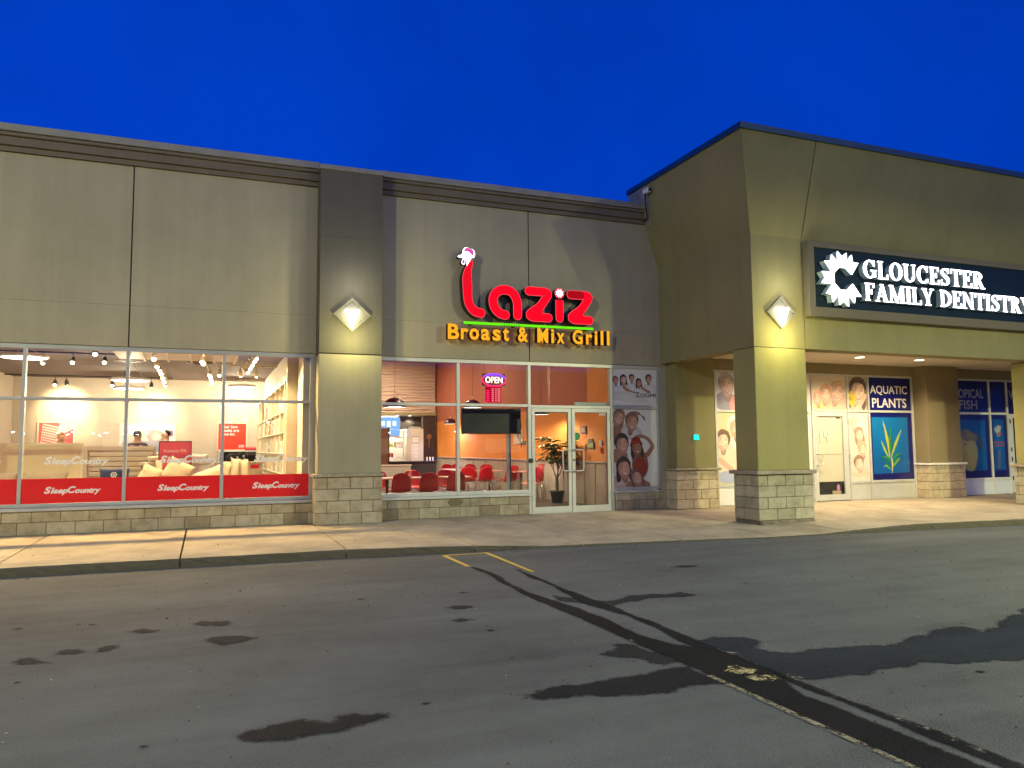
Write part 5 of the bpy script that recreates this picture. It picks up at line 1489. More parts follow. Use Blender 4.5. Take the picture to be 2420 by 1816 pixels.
SPOTE = emit('spot_glow', (1.0, .90, .66), 30.0)
TRK = plain('track_cream', (.70, .60, .42), .5); TRKB = plain('track_dark', (.05, .045, .04), .5)
def track(label, a, b, heads, m, aims):
    t = thing('track_light', a, label, 'track light', 'ceiling track lights')
    MB().tube([a, b], .018, m, 6).build('rail', t)
    for (x, y, z), aim in zip(heads, aims):
        ax = Vector(aim).normalized()
        p = Vector((x, y, z))
        h = MB().tube([p - ax * .10, p - ax * .03, p + ax * .05], [.025, .05, .055], m, 10).tube([p - ax * .06, Vector((x, y, 3.3))], .009, m, 5).build('lamp_head', t)
        MB().ell(p + ax * .055, (.036, .036, .036), SPOTE, 10, 6).build('bulb', h)
    return t
dn = (0, -.25, -1); fw_ = (0, -.6, -.8)
tA = track('row of spotlights running deep into the shop left of the red poster', (-1.04, 1.9, 3.31), (-1.08, 10.2, 3.31), [(-1.0, 2.58, 3.15), (-1.02, 3.98, 3.15), (-1.02, 5.0, 3.15), (-1.03, 5.8, 3.15), (-1.05, 7.03, 3.15), (-1.07, 8.1, 3.15), (-1.085, 9.16, 3.15)], TRK, [fw_, dn, fw_, fw_, fw_, fw_, (-.1, .4, -.8)])
tB = track('row of spotlights below the cream ceiling raft', (-.1, 1.9, 3.17), (.12, 9.6, 3.31), [(-.11, 2.39, 3.10), (-.09, 2.7, 3.10), (.04, 5.9, 3.15), (.06, 6.4, 3.15), (.09, 7.4, 3.15), (.11, 8.45, 3.15)], TRK, [fw_, fw_, fw_, fw_, fw_, fw_])
tC = track('row of spotlights aimed at the white side wall', (.86, 1.5, 3.31), (.83, 6.0, 3.31), [(.85, 1.95, 3.15), (.845, 2.5, 3.15), (.84, 3.23, 3.15), (.835, 3.9, 3.15), (.83, 4.84, 3.15)], TRK, [(.7, -.3, -.7)] * 5)
tD = track('cross rail with three caged spotlights', (.22, 5.3, 3.31), (1.58, 5.3, 3.31), [(.25, 5.3, 3.12), (.72, 5.3, 3.12), (1.08, 5.3, 3.12)], TRK, [(0, -.1, -1), (.1, .5, -.8), (.1, .5, -.8)])
tE = track('dark rail with spotlights across the left bays', (-4.9, 3.7, 3.31), (-1.8, 3.7, 3.31), [(-3.1, 3.7, 3.14), (-2.57, 3.7, 3.15), (-1.97, 3.5, 3.15), (-1.96, 2.0, 3.15)], TRKB, [(0, .3, -.9), fw_, fw_, fw_])
tW = track('row of spotlights just inside the top of the shop window', (-5.6, .78, 3.22), (1.5, .78, 3.22), [(-4.9, .78, 3.13), (-3.2, .78, 3.13), (-1.75, .78, 3.13), (-.3, .78, 3.13), (1.0, .78, 3.13)], TRKB, [(0, -.5, -.8)] * 5)
for x in (-6.4, -4.9, -3.2, -1.75, -.3, 1.0): lamp_light(tW, (x, .74, 3.06), 'SPOT', 760, (1.0, .66, .28), 128, .6, .05, (x, -.75, 0))
tF = track('dark rail with spotlights close to the back wall', (-4.9, 9.2, 3.31), (-.9, 9.2, 3.31), [(-3.78, 9.34, 3.12), (-3.47, 9.1, 3.12), (-1.45, 9.3, 3.12), (-2.4, 9.2, 3.12)], TRKB, [(0, -.4, -.9), (0, .7, -.7), (0, .7, -.7), (0, -.4, -.9)])
lamp_light(tF, (-3.60, 9.45, 3.05), 'SPOT', 420, WARM, 80, .9, .05, (-3.67, 10.45, 2.45))
lamp_light(tF, (-1.38, 9.45, 3.05), 'SPOT', 260, WARM, 75, .9, .05, (-1.33, 10.45, 2.36))
for y, pw in ((1.2, 120), (2.3, 150), (3.4, 150), (4.6, 140), (6.2, 140), (7.8, 120)):
    lamp_light(tC, (.80, y, 3.05), 'SPOT', pw * 2.2, (1.0, .80, .46), 85, .8, .05, (1.6, y + .1, 2.1))
lamp_light(tA, (-1.05, 4.0, 3.05), 'SPOT', 160, WARM, 110, .8, .06, (-1.2, 2.6, .6))
lamp_light(tB, (-.10, 2.9, 3.0), 'SPOT', 170, WARM, 120, .8, .06, (-.1, 1.4, .6))
lamp_light(tE, (-2.6, 3.6, 3.05), 'SPOT', 170, WARM, 120, .8, .06, (-2.6, 1.6, .6))
lamp_light(tB, (.10, 1.6, 3.05), 'SPOT', 90, WARM, 140, .8, .06, (-.6, 1.8, 3.3))

# ceiling speakers
for x, y, lb in ((-1.62, 4.6, 'round ceiling vent left of the second mullion'), (-.18, 4.75, 'round ceiling vent in the third bay')):
    v = thing('ceiling_vent', (x, y, 3.37), lb, 'vent', 'round ceiling vents')
    MB().lathe([(.14, -.10), (.30, -.10), (.31, -.085), (.22, -.05), (.15, 0)], (x, y, 3.37), plain('vent_brown', (.22, .16, .13), .6), 24).build('outer_cone', v)
    MB().lathe([(0, -.03), (.13, -.05), (.13, 0)], (x, y, 3.37), TRKB, 20).build('inner_cone', v)

# posters on the back wall
def wall_poster(x0, x1, z0, z1, label, draw, y=10.44):
    t = thing('wall_poster', ((x0 + x1) / 2, y, z0), label, 'poster', 'posters on the shop back wall')
    w = .04
    MB().box(x0 - w, x1 + w, y - .025, y - .002, z1, z1 + w).box(x0 - w, x1 + w, y - .025, y - .002, z0 - w, z0).box(x0 - w, x0, y - .025, y - .002, z0, z1).box(x1, x1 + w, y - .025, y - .002, z0, z1).build('frame', t, CREAM)
    p = Print(y - .012); draw(p); o = p.build('print', t)
    return t, o
def d1(p):
    p.rect(-4.30, -3.46, 1.25, 2.10, (.72, .10, .10))
    for i in range(9):
        for j in range(12):
            x = -4.26 + i * .05 + (j % 2) * .012 + j * .006; z = 1.28 + j * .07 - i * .012
            p.blob(x, z, .019, .024, 0, (.92, .86, .80), (.88, .74, .70), 8)
    for i in range(8): p.stroke([(-3.86 + i * .01, 1.62 + i * .065), (-3.66, 1.84 + i * .05), (-3.46, 1.95 + i * .04)], .022, (.90, .86, .82))
    for i in range(5):
        for j in range(5): p.blob(-3.56 + i * .022, 1.5 + j * .07 + i * .02, .011, .014, 0, (.25, .1, .14), None, 8)
def d2(p):
    p.rect(-2.27, -.86, 1.25, 2.07, (.70, .70, .74), (.60, .60, .66))
    p.blob(-1.75, 2.0, .5, .08, .05, (.85, .85, .88), (.7, .7, .74)); p.blob(-1.2, 1.93, .4, .12, -.2, (.88, .86, .86), (.74, .72, .74))
    p.blob(-1.75, 1.72, .35, .13, .2, (.70, .50, .42), (.62, .44, .38)); p.blob(-1.35, 1.70, .26, .2, -.4, (.36, .32, .34), (.3, .27, .3))
    p.face(-1.33, 1.72, .16, -1.2, (.68, .48, .40), (.30, .24, .22)); p.blob(-1.6, 1.42, .5, .18, 0, (.22, .21, .27), (.3, .29, .36), wob=.05); p.blob(-.96, 1.8, .06, .1, 0, (.28, .12, .2)); p.blob(-2.0, 1.45, .3, .16, .1, (.55, .54, .6), (.4, .4, .46))
def d3(p): p.rect(.33, 1.11, 1.32, 2.09, (.86, .055, .030), (.80, .045, .025))
wall_poster(-4.30, -3.46, 1.25, 2.10, 'framed red and white dotted print above the cream headboard', d1)
wall_poster(-2.27, -.86, 1.25, 2.07, 'wide framed photo of a sleeping person behind the two people', d2)
t3, o3 = wall_poster(.33, 1.11, 1.32, 2.09, 'red framed poster with white words near the side wall', d3)
WHL = plain('white_words', (.92, .88, .84), .6)
for s, z, w in (('Your 3am', 1.955, .47), ('weeks are', 1.845, .52), ('done for.', 1.735, .42)): put_text('lettering', o3, s, .39, 10.425, z, .085, WHL, width=w, offset=.02)
put_text('lettering', o3, 'zzz', .90, 10.425, 1.38, .07, WHL, width=.17, offset=.03)
nt_ = thing('wall_notice', (1.5, 10.44, 2.55), 'small white notice high on the back wall by the side wall', 'notice')
pbox('card', nt_, 1.36, 1.58, 10.42, 10.448, 2.56, 2.68, WHITEP, .002)

# soft shapes
def pillow_mesh(sx, sy, sz, m, n=14, pinch=.5):
    """cushion: width sx, thickness sy, height sz, centred on its origin"""
    b = MB()
    def pt(u, v, s):
        f = (max(0.0, (1 - abs(u) ** 2.6) * (1 - abs(v) ** 2.6))) ** pinch
        k = 1 - .10 * (abs(u) ** 2) * 0 
        ex = 1 - .10 * (1 - v * v) * 0
        x = u * sx / 2 * (1 - .07 * (1 - abs(v)) * 0 + .0); z = v * sz / 2
        x *= 1 - .06 * (1 - v * v); z *= 1 - .06 * (1 - u * u)
        return (x, s * (sy / 2) * f, z)
    for s in (-1, 1):
        vs = [pt(-1 + 2 * i / n, -1 + 2 * j / n, s) for j in range(n + 1) for i in range(n + 1)]
        fs = [(j * (n + 1) + i, j * (n + 1) + i + 1, (j + 1) * (n + 1) + i + 1, (j + 1) * (n + 1) + i) for j in range(n) for i in range(n)]
        if s > 0: fs = [f[::-1] for f in fs]
        b.add(vs, fs, m, True)
    me = b.mesh('cushion')
    bm = bmesh.new(); bm.from_mesh(me); bmesh.ops.remove_doubles(bm, verts=bm.verts, dist=1e-5)
    for f in bm.faces: f.smooth = True
    bm.to_mesh(me); bm.free()
    return me
PILW = plain('pillow_cream', (.66, .56, .42), .85, bump=.2, bscale=60); PILG = plain('pillow_grey', (.20, .17, .15), .85, bump=.2); PILB = plain('pillow_navy', (.03, .045, .13), .7)
STRIPE = plain('pillow_gusset', (.50, .41, .30), .8)
def pillow(x, y, z, sx, sy, sz, m, rot, label, group='pillows on show', rows=0):
    t = link('pillow', pillow_mesh(sx, sy, sz, m), None, (x, y, z))
    t.rotation_euler = rot
    tag(t, label, 'pillow', group)
    for k in range(rows):
        s = link('seam', pillow_mesh(sx * 1.01, .006, .012, STRIPE, 4), None)
        s.parent = t; s.location = (0, -sy * .42 + k * sy * .4, sz * (.1 + .1 * k))
    return t
bench = thing('display_bench', (-.15, 1.6, 0), 'low cream display bench under the pillows at the window', 'bench')
pbox('top', bench, -1.30, 1.02, 1.25, 1.95, .66, .70, CREAM, .005)
pbox('cabinet', bench, -1.26, .98, 1.29, 1.91, .0, .66, CREAM, .004)
pillow(-.95, 1.6, .86, .36, .16, .34, PILW, (.1, .45, .2), 'cream pillow leaning left beside the white counter', rows=1)
pillow(-.80, 1.7, .92, .12, .14, .44, PILW, (0, -.05, .1), 'narrow cream pillow standing on end before the pink sign')
pillow(-.48, 1.55, .92, .46, .17, .42, PILW, (.1, .50, .1), 'large quilted cream pillow leaning before the pink sign', rows=1)
pillow(.10, 1.5, .84, .62, .20, .28, PILW, (.2, -.38, 0), 'long pale pillow lying beside the third mullion')
pillow(.36, 1.6, .89, .14, .16, .40, PILW, (0, .30, .1), 'leftmost tilted cream pillow of the upright trio')
pillow(.52, 1.6, .93, .17, .2, .44, PILW, (0, .08, .1), 'tall middle cream pillow of the upright trio', rows=1)
pillow(.69, 1.62, .92, .17, .2, .42, PILW, (0, -.06, .1), 'right cream pillow of the upright trio', rows=1)

def bed(name_label, x0, x1, y0, y1, hz, hb, hm, padded):
    t = thing('bed', ((x0 + x1) / 2, (y0 + y1) / 2, 0), name_label, 'bed', 'show beds')
    pbox('base', t, x0 + .03, x1 - .03, y0, y1 - .08, .08, .34, plain('bed_base', (.30, .25, .21), .8) if 'bed_base' not in bpy.data.materials else bpy.data.materials['bed_base'], .01)
    pbox('mattress', t, x0 + .02, x1 - .02, y0 - .01, y1 - .08, .345, .60, WHITEP, .04)
    h = pbox('headboard', t, x0, x1, y1 - .07, y1, .05, hz, hm, .008)
    if padded:
        for k in range(8):
            pbox('padded_row', h, x0 + .12, x1 - .05, y1 - .11, y1 - .071, .45 + k * .105, .545 + k * .105, hm, .018)
        MB().box(x0 + .03, x0 + .09, y1 - .10, y1 - .071, .4, hz - .03).box(x0 + .09, x1 - .03, y1 - .10, y1 - .071, hz - .10, hz - .03).build('frame', h, hm, bevel=.01)
    else:
        pbox('edge_trim', h, x1 - .055, x1 - .004, y1 - .085, y1 - .071, .6, hz - .01, CREAM, .004)
        pbox('edge_trim', h, x0 + .01, x1 - .056, y1 - .085, y1 - .071, hz - .06, hz - .01, CREAM, .004)
    for x in (x0 + .1, x1 - .15):
        for y in (y0 + .08, y1 - .2): pbox('leg', t, x, x + .05, y, y + .05, 0, .08, TRKB, .004)
    return t
CREAMW = plain('headboard_cream', (.76, .62, .40), .7); UPH = plain('upholstery_taupe', (.50, .39, .29), .75, bump=.2)
bed('bed with a tall plain cream headboard at the left of the window', -3.75, -2.10, .45, 2.08, 1.46, True, CREAMW, False)
bed('bed with a padded taupe headboard behind the blue cushion', -2.42, -1.02, 2.55, 4.5, 1.41, True, UPH, True)
pillow(-3.35, 1.55, .78, .66, .17, .36, PILG, (-.25, .0, 0), 'grey pillow at the far left against the cream headboard', 'grey pillows')
pillow(-2.66, 1.55, .77, .80, .17, .36, PILG, (-.25, .02, 0), 'wide charcoal pillow against the cream headboard', 'grey pillows')
pillow(-3.9, 1.3, .78, .5, .3, .3, PILG, (-.5, .1, 0), 'crumpled grey blanket roll at the left edge of the window', 'grey pillows')
bp_ = pillow(-1.62, 2.45, .80, .52, .18, .36, PILB, (-.3, 0, 0), 'navy cushion with a round white emblem')
em_ = MB().lathe([(.035, 0), (.055, 0)], (0, 0, 0), WHITEP, 20).lathe([(0, 0), (.02, 0)], (0, 0, 0), WHITEP, 12).build('emblem', None); em_.parent = bp_; em_.location = (0, -.098, .03); em_.rotation_euler = (math.pi / 2, 0, 0)

cnt = thing('counter', (-.5, 2.8, 0), 'cream display counter behind the leaning pillows', 'counter')
pbox('top', cnt, -1.20, .10, 2.45, 3.15, 1.03, 1.075, CREAM, .006); pbox('cabinet', cnt, -1.14, .06, 2.5, 3.1, 0, 1.03, WHITEP, .004)
for x in (-1.16, -.9): pbox('leg_panel', cnt, x, x + .03, 2.455, 2.498, .05, 1.0, TRKB, .003)
pillow(-.14, 2.75, 1.155, .36, .3, .16, WHITEP, (0, .08, 0), 'white domed pillow lying on the cream counter')
pillow(-.92, 2.75, 1.14, .3, .3, .13, PILW, (0, -.1, 0), 'cream pillow lying on the counter left of the pink sign')
desk = thing('counter', (.62, 2.9, 0), 'cream cash desk left of the bright side wall', 'counter')
pbox('top', desk, .16, 1.12, 2.5, 3.1, 1.02, 1.065, CREAM, .006); pbox('cabinet', desk, .62, 1.08, 2.55, 3.05, 0, 1.02, CREAM, .004); pbox('cabinet', desk, .20, .615, 2.6, 3.05, 0, 1.02, WHITEP, .004)
ps = thing('floor_sign', (-.56, 2.25, 0), 'pink standing sign with a dark frame before the counter', 'sign')
PINKS = plain('pink_board', (.80, .10, .16), .5)
pbox('board', ps, -.835, -.275, 2.24, 2.255, .935, 1.475, PINKS, .002)
MB().box(-.85, -.26, 2.232, 2.262, 1.475, 1.49).box(-.85, -.835, 2.232, 2.262, .92, 1.475).box(-.275, -.26, 2.232, 2.262, .92, 1.475).box(-.835, -.275, 2.232, 2.262, .92, .935).build('frame', ps, TRKB)
MB().tube([(-.55, 2.25, .02), (-.55, 2.25, .93)], .015, STEEL).build('pole', ps); MB().lathe([(0, .02), (.18, .018), (.18, 0)], (-.55, 2.25, 0), TRKB).build('base', ps)
PLT = plain('pale_pink_words', (.90, .60, .56), .6)
put_text('lettering', ps, 'Instant 0%', -.755, 2.236, 1.275, .06, PLT, width=.40, offset=.01)
tg = thing('tag_sign', (.85, 2.3, .95), 'small red tag hanging before the cash desk', 'sign')
pbox('card', tg, .84, 1.0, 2.3, 2.306, .93, 1.01, plain('red_card', (.7, .01, .02), .5), .001); MB().tube([(.92, 2.303, 1.01), (.92, 2.303, 1.08), (.92, 2.45, 1.09)], .004, TRKB, 5).build('string', tg)
sh = thing('shelf_unit', (1.0, 10.0, 0), 'low white shelf unit under the red poster', 'shelf')
for z in (.4, .85, 1.28): pbox('shelf_board', sh, .34, 1.58, 9.75, 10.35, z - .03, z, WHITEP, .003)
for x in (.34, 1.05, 1.55): pbox('side_panel', sh, x, x + .03, 9.75, 10.35, 0, 1.245, WHITEP, .003)
pbox('back_panel', sh, .34, 1.58, 10.351, 10.37, 0, 1.28, TRKB, .003)
rp = pillow(1.30, 9.95, 1.33, .50, .3, .10, plain('red_fabric', (.55, .01, .03), .7), (0, 0, 0), 'flat red cushion on the white shelf unit')
bk = thing('bucket', (1.46, 9.85, 1.28), 'small white tub on the shelf unit by the side wall', 'tub')
MB().lathe([(.07, 0), (.085, .28), (.095, .28), (.095, .30), (.0, .30)], (1.46, 9.85, 1.28), WHITEP).build('body', bk)
npk = plain('travel_pillow_fabric', (.02, .02, .035), .7)
for x, z, lb in ((.50, 1.14, 'dark round travel pillow with a white centre, leftmost'), (.62, 1.15, 'dark round travel pillow in the middle of three'), (.74, 1.18, 'dark brown travel pillow on the right of three')):
    q = thing('travel_pillow', (x, 3.3, z - .09), lb, 'pillow', 'travel pillows on a stand')
    MB().tube([(x + .06 * math.cos(a), 3.3, z + .065 * math.sin(a)) for a in [-.9 + i * .41 for i in range(13)]], .032, npk, 8).build('ring', q)
    pbox('label_card', q, x - .02, x + .02, 3.26, 3.266, z - .02, z + .02, WHITEP, .001)
sd = thing('display_stand', (.62, 3.35, 0), 'slim grey stand carrying three dark travel pillows', 'stand'); pbox('plinth', sd, .40, .84, 3.2, 3.5, 0, 1.055, plain('stand_grey', (.42, .38, .36), .6), .004)
# bright shelf wall on the right
wsf = thing('wall_shelf', (1.5, 4.5, 0), 'brightly lit cream shelf wall along the right side of the shop', 'shelf')
LIT = plain('shelf_cream', (.86, .76, .55), .6)
pbox('back_panel', wsf, 1.572, 1.598, 1.1, 9.6, 0, 3.36, LIT, .002)
for y in (1.1, 2.0, 3.1, 4.2, 5.3, 6.4, 7.5, 8.6, 9.57): pbox('upright', wsf, 1.36, 1.571, y, y + .03, 0, 2.62 if y < 9 else 2.2, LIT, .003)
for z in (.45, .85, 1.25, 1.65, 2.05, 2.60): pbox('shelf_board', wsf, 1.36, 1.571, 1.13, 9.57, z - .028, z - .003, LIT, .003)
pbox('end_panel', shop, 1.40, 1.60, 1.0, 1.08, 0, 3.36, INW, .003)
bxm = [plain('box_%s' % n, c, .6) for n, c in (('ivory', (.80, .70, .52)), ('tan', (.62, .46, .30)), ('white', (.86, .82, .74)), ('rose', (.62, .34, .26)), ('grey', (.40, .36, .32)))]
k = 0
for zi, z in enumerate((.45, .85, 1.25, 1.65, 2.05)):
    for yi, y in enumerate((1.18, 1.58, 2.15, 2.55, 3.3, 3.7, 4.4, 4.85, 5.5, 6.0, 6.7, 7.7)):
        if random.random() < .28: continue
        w = random.uniform(.22, .34); h = random.uniform(.2, .32)
        bm_ = random.choice(bxm)
        b = thing('pillow_box', (1.46, y, z), '%s boxed pillow on the %s side-wall shelf up, %s place from the window' % (bm_.name[4:], ('lowest', 'second', 'third', 'fourth', 'fifth')[zi], ('first', 'second', 'third', 'fourth', 'fifth', 'sixth', 'seventh', 'eighth', 'ninth', 'tenth', 'eleventh', 'twelfth')[yi]), 'box', 'boxed pillows on the side shelves')
        pbox('carton', b, 1.365, 1.56, y, y + w, z - .002, z + h, bm_, .006)
        pbox('label_card', b, 1.360, 1.3645, y + w * .25, y + w * .75, z + h * .4, z + h * .75, random.choice(bxm), .0008)

# ---- people
SKIN = plain('skin', (.56, .30, .19), .6); HAIRD = plain('dark_hair', (.015, .011, .01), .6); HAIRB = plain('blond_hair', (.55, .26, .07), .6)
NAVYS = plain('navy_sweater', (.012, .013, .024), .9, bump=.3); BEIGE = plain('beige_trousers', (.40, .34, .22), .85); GREYS = plain('grey_shirt', (.20, .19, .2), .85)
def body(name, pose, mats, parent):
    """one continuous figure: skin modifier over a joint tree; faces coloured by height / region"""
    V, E, Rr = pose
    me = bpy.data.meshes.new(name); me.from_pydata(V, E, []); me.update()
    ob = bpy.data.objects.new(name, me); col.objects.link(ob)
    sk = ob.modifiers.new('skin', 'SKIN')
    for i, r in enumerate(Rr):
        me.skin_vertices[0].data[i].radius = r if isinstance(r, tuple) else (r, r)
    me.skin_vertices[0].data[0].use_root = True
    sb = ob.modifiers.new('sub', 'SUBSURF'); sb.levels = 2; sb.render_levels = 2
    dg = bpy.context.evaluated_depsgraph_get()
    m2 = bpy.data.meshes.new_from_object(ob.evaluated_get(dg))
    bpy.data.objects.remove(ob)
    for m in mats: m2.materials.append(m)
    return m2
def person(x, y, h, facing, label, top, bottom, hairm, arms='front', cap=None):
    t = thing('person', (x, y, 0), label, 'person')
    s = h / 1.75
    P = lambda a, b, c: (a * s, b * s, c * s)
    V = [P(0, 0, .95), P(0, 0, 1.12), P(0, 0, 1.30), P(0, .0, 1.43), P(0, -.01, 1.52), P(0, -.02, 1.62), P(0, -.02, 1.70),
         P(.17, 0, 1.40), P(.245, .01, 1.14), P(.12, -.19, 1.10) if arms == 'front' else P(.25, -.03, .90), P(-.02, -.23, 1.14) if arms == 'front' else P(.245, -.06, .80),
         P(-.17, 0, 1.40), P(-.245, .01, 1.14), P(-.12, -.19, 1.12) if arms == 'front' else P(-.25, -.03, .90), P(.03, -.24, 1.16) if arms == 'front' else P(-.245, -.06, .80),
         P(.10, 0, .88), P(.11, -.01, .50), P(.11, .02, .09), P(.12, -.12, .045),
         P(-.10, 0, .88), P(-.11, -.01, .50), P(-.11, .02, .09), P(-.12, -.12, .045)]
    E = [(0, 1), (1, 2), (2, 3), (3, 4), (4, 5), (5, 6), (3, 7), (7, 8), (8, 9), (9, 10), (3, 11), (11, 12), (12, 13), (13, 14), (0, 15), (15, 16), (16, 17), (17, 18), (0, 19), (19, 20), (20, 21), (21, 22)]
    Rr = [(.17, .12), (.165, .115), (.19, .125), (.12, .09), (.058, .06), (.082, .098), (.075, .085), (.08, .08), (.058, .058), (.046, .046), (.036, .03), (.08, .08), (.058, .058), (.046, .046), (.036, .03), (.10, .105), (.065, .07), (.048, .05), (.045, .03), (.10, .105), (.065, .07), (.048, .05), (.045, .03)]
    Rr = [(a * s, b * s) for a, b in Rr]
    me = body('body', (V, E, Rr), [top, bottom, SKIN, TRKB], t)
    for p in me.polygons:
        p.use_smooth = True
        c = p.center / s
        lim = 1.475
        if c.z > lim: p.material_index = 2
        elif c.z < .07: p.material_index = 3
        elif c.z < .93 and abs(c.x) < .215: p.material_index = 1
        elif arms == 'front' and c.y < -.205: p.material_index = 2
        elif arms != 'front' and c.z < .84: p.material_index = 2
        else: p.material_index = 0
    o = link('body', me, t, (x, y, 0)); o.rotation_euler = (0, 0, facing)
    hb = MB().ell((0, 0, 0), (.086 * s, .100 * s, .078 * s), hairm, 18, 12)
    hm = hb.mesh('hair')
    for v in hm.vertices:     # hair cap: lifted off the face
        if v.co.y < -.01 * s and v.co.z < .045 * s: v.co.y = -.01 * s; v.co.z = max(v.co.z, -.01 * s)
        v.co.x *= 1 + .06 * math.sin(v.co.z * 90); v.co.z *= 1 + .05 * math.sin(v.co.x * 80)
    ho = link('hair', hm, t, (x, y, 1.685 * s)); ho.rotation_euler = (0, 0, facing)
    R2 = Matrix.Rotation(facing, 3, 'Z')
    def fpt(a, b, c): return Vector((x, y, 0)) + R2 @ Vector((a * s, b * s, c * s))
    for e in (-1, 1):
        MB().ell(fpt(.03 * e, -.105, 1.655), (.011 * s, .011 * s, .008 * s), TRKB, 8, 6).build('eye', t)
        MB().ell(fpt(.088 * e, -.01, 1.64), (.016 * s, .022 * s, .032 * s), SKIN, 8, 6).build('ear', t)
    MB().tube([fpt(0, -.108, 1.66), fpt(0, -.132, 1.615), fpt(0, -.11, 1.605)], [.008 * s, .016 * s, .012 * s], SKIN, 8).build('nose', t)
    MB().tube([fpt(-.025, -.108, 1.575), fpt(0, -.115, 1.57), fpt(.025, -.108, 1.575)], .007 * s, plain('lips', (.40, .14, .11), .6) if 'lips' not in bpy.data.materials else bpy.data.materials['lips'], 6).build('mouth', t)
    return t
pA = person(-1.50, 5.9, 1.77, math.radians(160), 'person in a navy sweater seen from behind, standing by the mullion', NAVYS, BEIGE, HAIRD)
PKP = plain('pink_print_word', (.80, .18, .50), .6)
for dx, w in ((-.15, .12), (.05, .10)):
    for k in range(2): pbox('printed_mark', pA, -1.50 + dx, -1.50 + dx + w - .02 * k, 5.768 - .002, 5.772, 1.375 + k * .035, 1.40 + k * .035, PKP, .0008)
person(-.90, 6.4, 1.79, math.radians(-75), 'dark-haired person in profile behind the pink sign', GREYS, BEIGE, HAIRD, 'down')
person(-2.98, 5.4, 1.72, math.radians(10), 'fair-haired person half hidden behind the cream headboard', GREYS, BEIGE, HAIRB, 'down')

# ================================================================ things inside the restaurant
FR = -0.05
REDP = plain('red_plastic', (.50, .006, .012), .38, coat=.15); TOPM = plain('pink_table_top', (.66, .40, .32), .4)
def make_chair(label, group):
    t = thing('shell_chair', (0, 0, 0), label, 'chair', group)
    prof = [(-.22, .435, .38), (-.19, .45, .42), (-.08, .435, .44), (.06, .425, .44), (.15, .44, .44), (.195, .50, .43), (.215, .58, .425), (.232, .68, .41), (.248, .77, .37), (.258, .82, .31), (.263, .848, .22)]
    n = 10
    vs = []
    for j, (y, z, w) in enumerate(prof):
        for i in range(n + 1):
            u = -1 + 2 * i / n
            c = .035 * u ** 2
            if j < 5: vs.append((u * w / 2, y, z + c))
            else: vs.append((u * w / 2, y - c * 1.3, z - (.02 * u ** 4 if j == 10 else 0)))
    b = MB().add(vs, [(j * (n + 1) + i, j * (n + 1) + i + 1, (j + 1) * (n + 1) + i + 1, (j + 1) * (n + 1) + i) for j in range(len(prof) - 1) for i in range(n)], REDP, True)
    me = b.mesh('shell')
    bm = bmesh.new(); bm.from_mesh(me)
    bmesh.ops.recalc_face_normals(bm, faces=bm.faces)
    bmesh.ops.solidify(bm, geom=list(bm.faces), thickness=.012)
    for f in bm.faces: f.smooth = True
    bm.to_mesh(me); bm.free()
    link('seat_shell', me, t)
    for sx in (-1, 1):
        for y0, y1 in ((-.13, -.20), (.12, .21)):
            MB().tube([(sx * .13, y0, .425), (sx * .17, (y0 + y1) / 2, .3), (sx * .20, y1, 0)], .011, STEEL, 6).build('leg', t)
    return t
CH = [ # x, y, angle (0: faces the window)
    (3.82, 2.0, 180, 'red shell chair with its back to the window, nearest the pier'), (4.42, 2.0, 180, 'red shell chair with its back to the window, middle of three'), (5.02, 2.0, 180, 'red shell chair with its back to the window, beside the mullion'),
    (3.72, 3.5, 0, 'red chair across the table behind the nearest-pier chair'), (4.52, 3.5, 0, 'red chair facing the window across the middle table'), (5.33, 3.5, 0, 'red chair facing the window across the table by the mullion'),
    (7.2, 9.4, 10, 'red chair in the far row, seen left of the mullion'), (7.72, 10.0, 20, 'dark red chair at the far left of the second pane'), (7.85, 9.1, 0, 'red chair facing out behind the small round table, far row'), (8.1, 8.6, -30, 'deep red chair in the far row against the wall'),
    (7.75, 7.3, 0, 'bright red chair behind the wide table'), (8.12, 6.6, -60, 'red chair against the wall right of the wide table'), (7.62, 5.5, 200, 'red chair seen through the pane right of the screen post'), (8.1, 4.75, 180, 'red chair by the wall nearest the door'), (6.75, 6.2, 160, 'red chair left of the wide table'), (7.1, 6.0, 190, 'red chair tucked under the wide table')]
first = None
for x, y, a, lb in CH:
    if first is None:
        first = make_chair(lb, 'red shell chairs'); c = first
    else:
        c = copy_tree(first); c['label'] = lb
    c.location = (x, y, FR); c.rotation_euler = (0, 0, math.radians(a))
def make_table(w, d, label):
    t = thing('cafe_table', (0, 0, 0), label, 'table', 'restaurant tables')
    link('table_top', bevel_box(w, d, .03, .008, TOPM), t, (0, 0, .705))
    MB().tube([(0, 0, .02), (0, 0, .69)], .035, TRKB, 10).build('pedestal', t)
    MB().lathe([(0, .035), (.05, .03), (.23, .012), (.23, 0)], (0, 0, 0), TRKB, 20).build('base', t)
    return t
tb = None
for x, y, lb in ((3.72, 2.75, 'small table behind the chair nearest the pier'), (4.50, 2.75, 'small table between the two middle window chairs'), (5.28, 2.75, 'small table beside the first mullion'), (7.0, 7.4, 'table beneath the left end of the black screen'), (7.5, 6.55, 'wide table below the black screen'), (8.0, 5.4, 'table seen right of the screen post'), (7.1, 8.6, 'table in the far row left of the mullion')):
    if tb is None: tb = make_table(.62, .6, lb); c = tb
    else: c = copy_tree(tb); c['label'] = lb
    c.location = (x, y, FR)
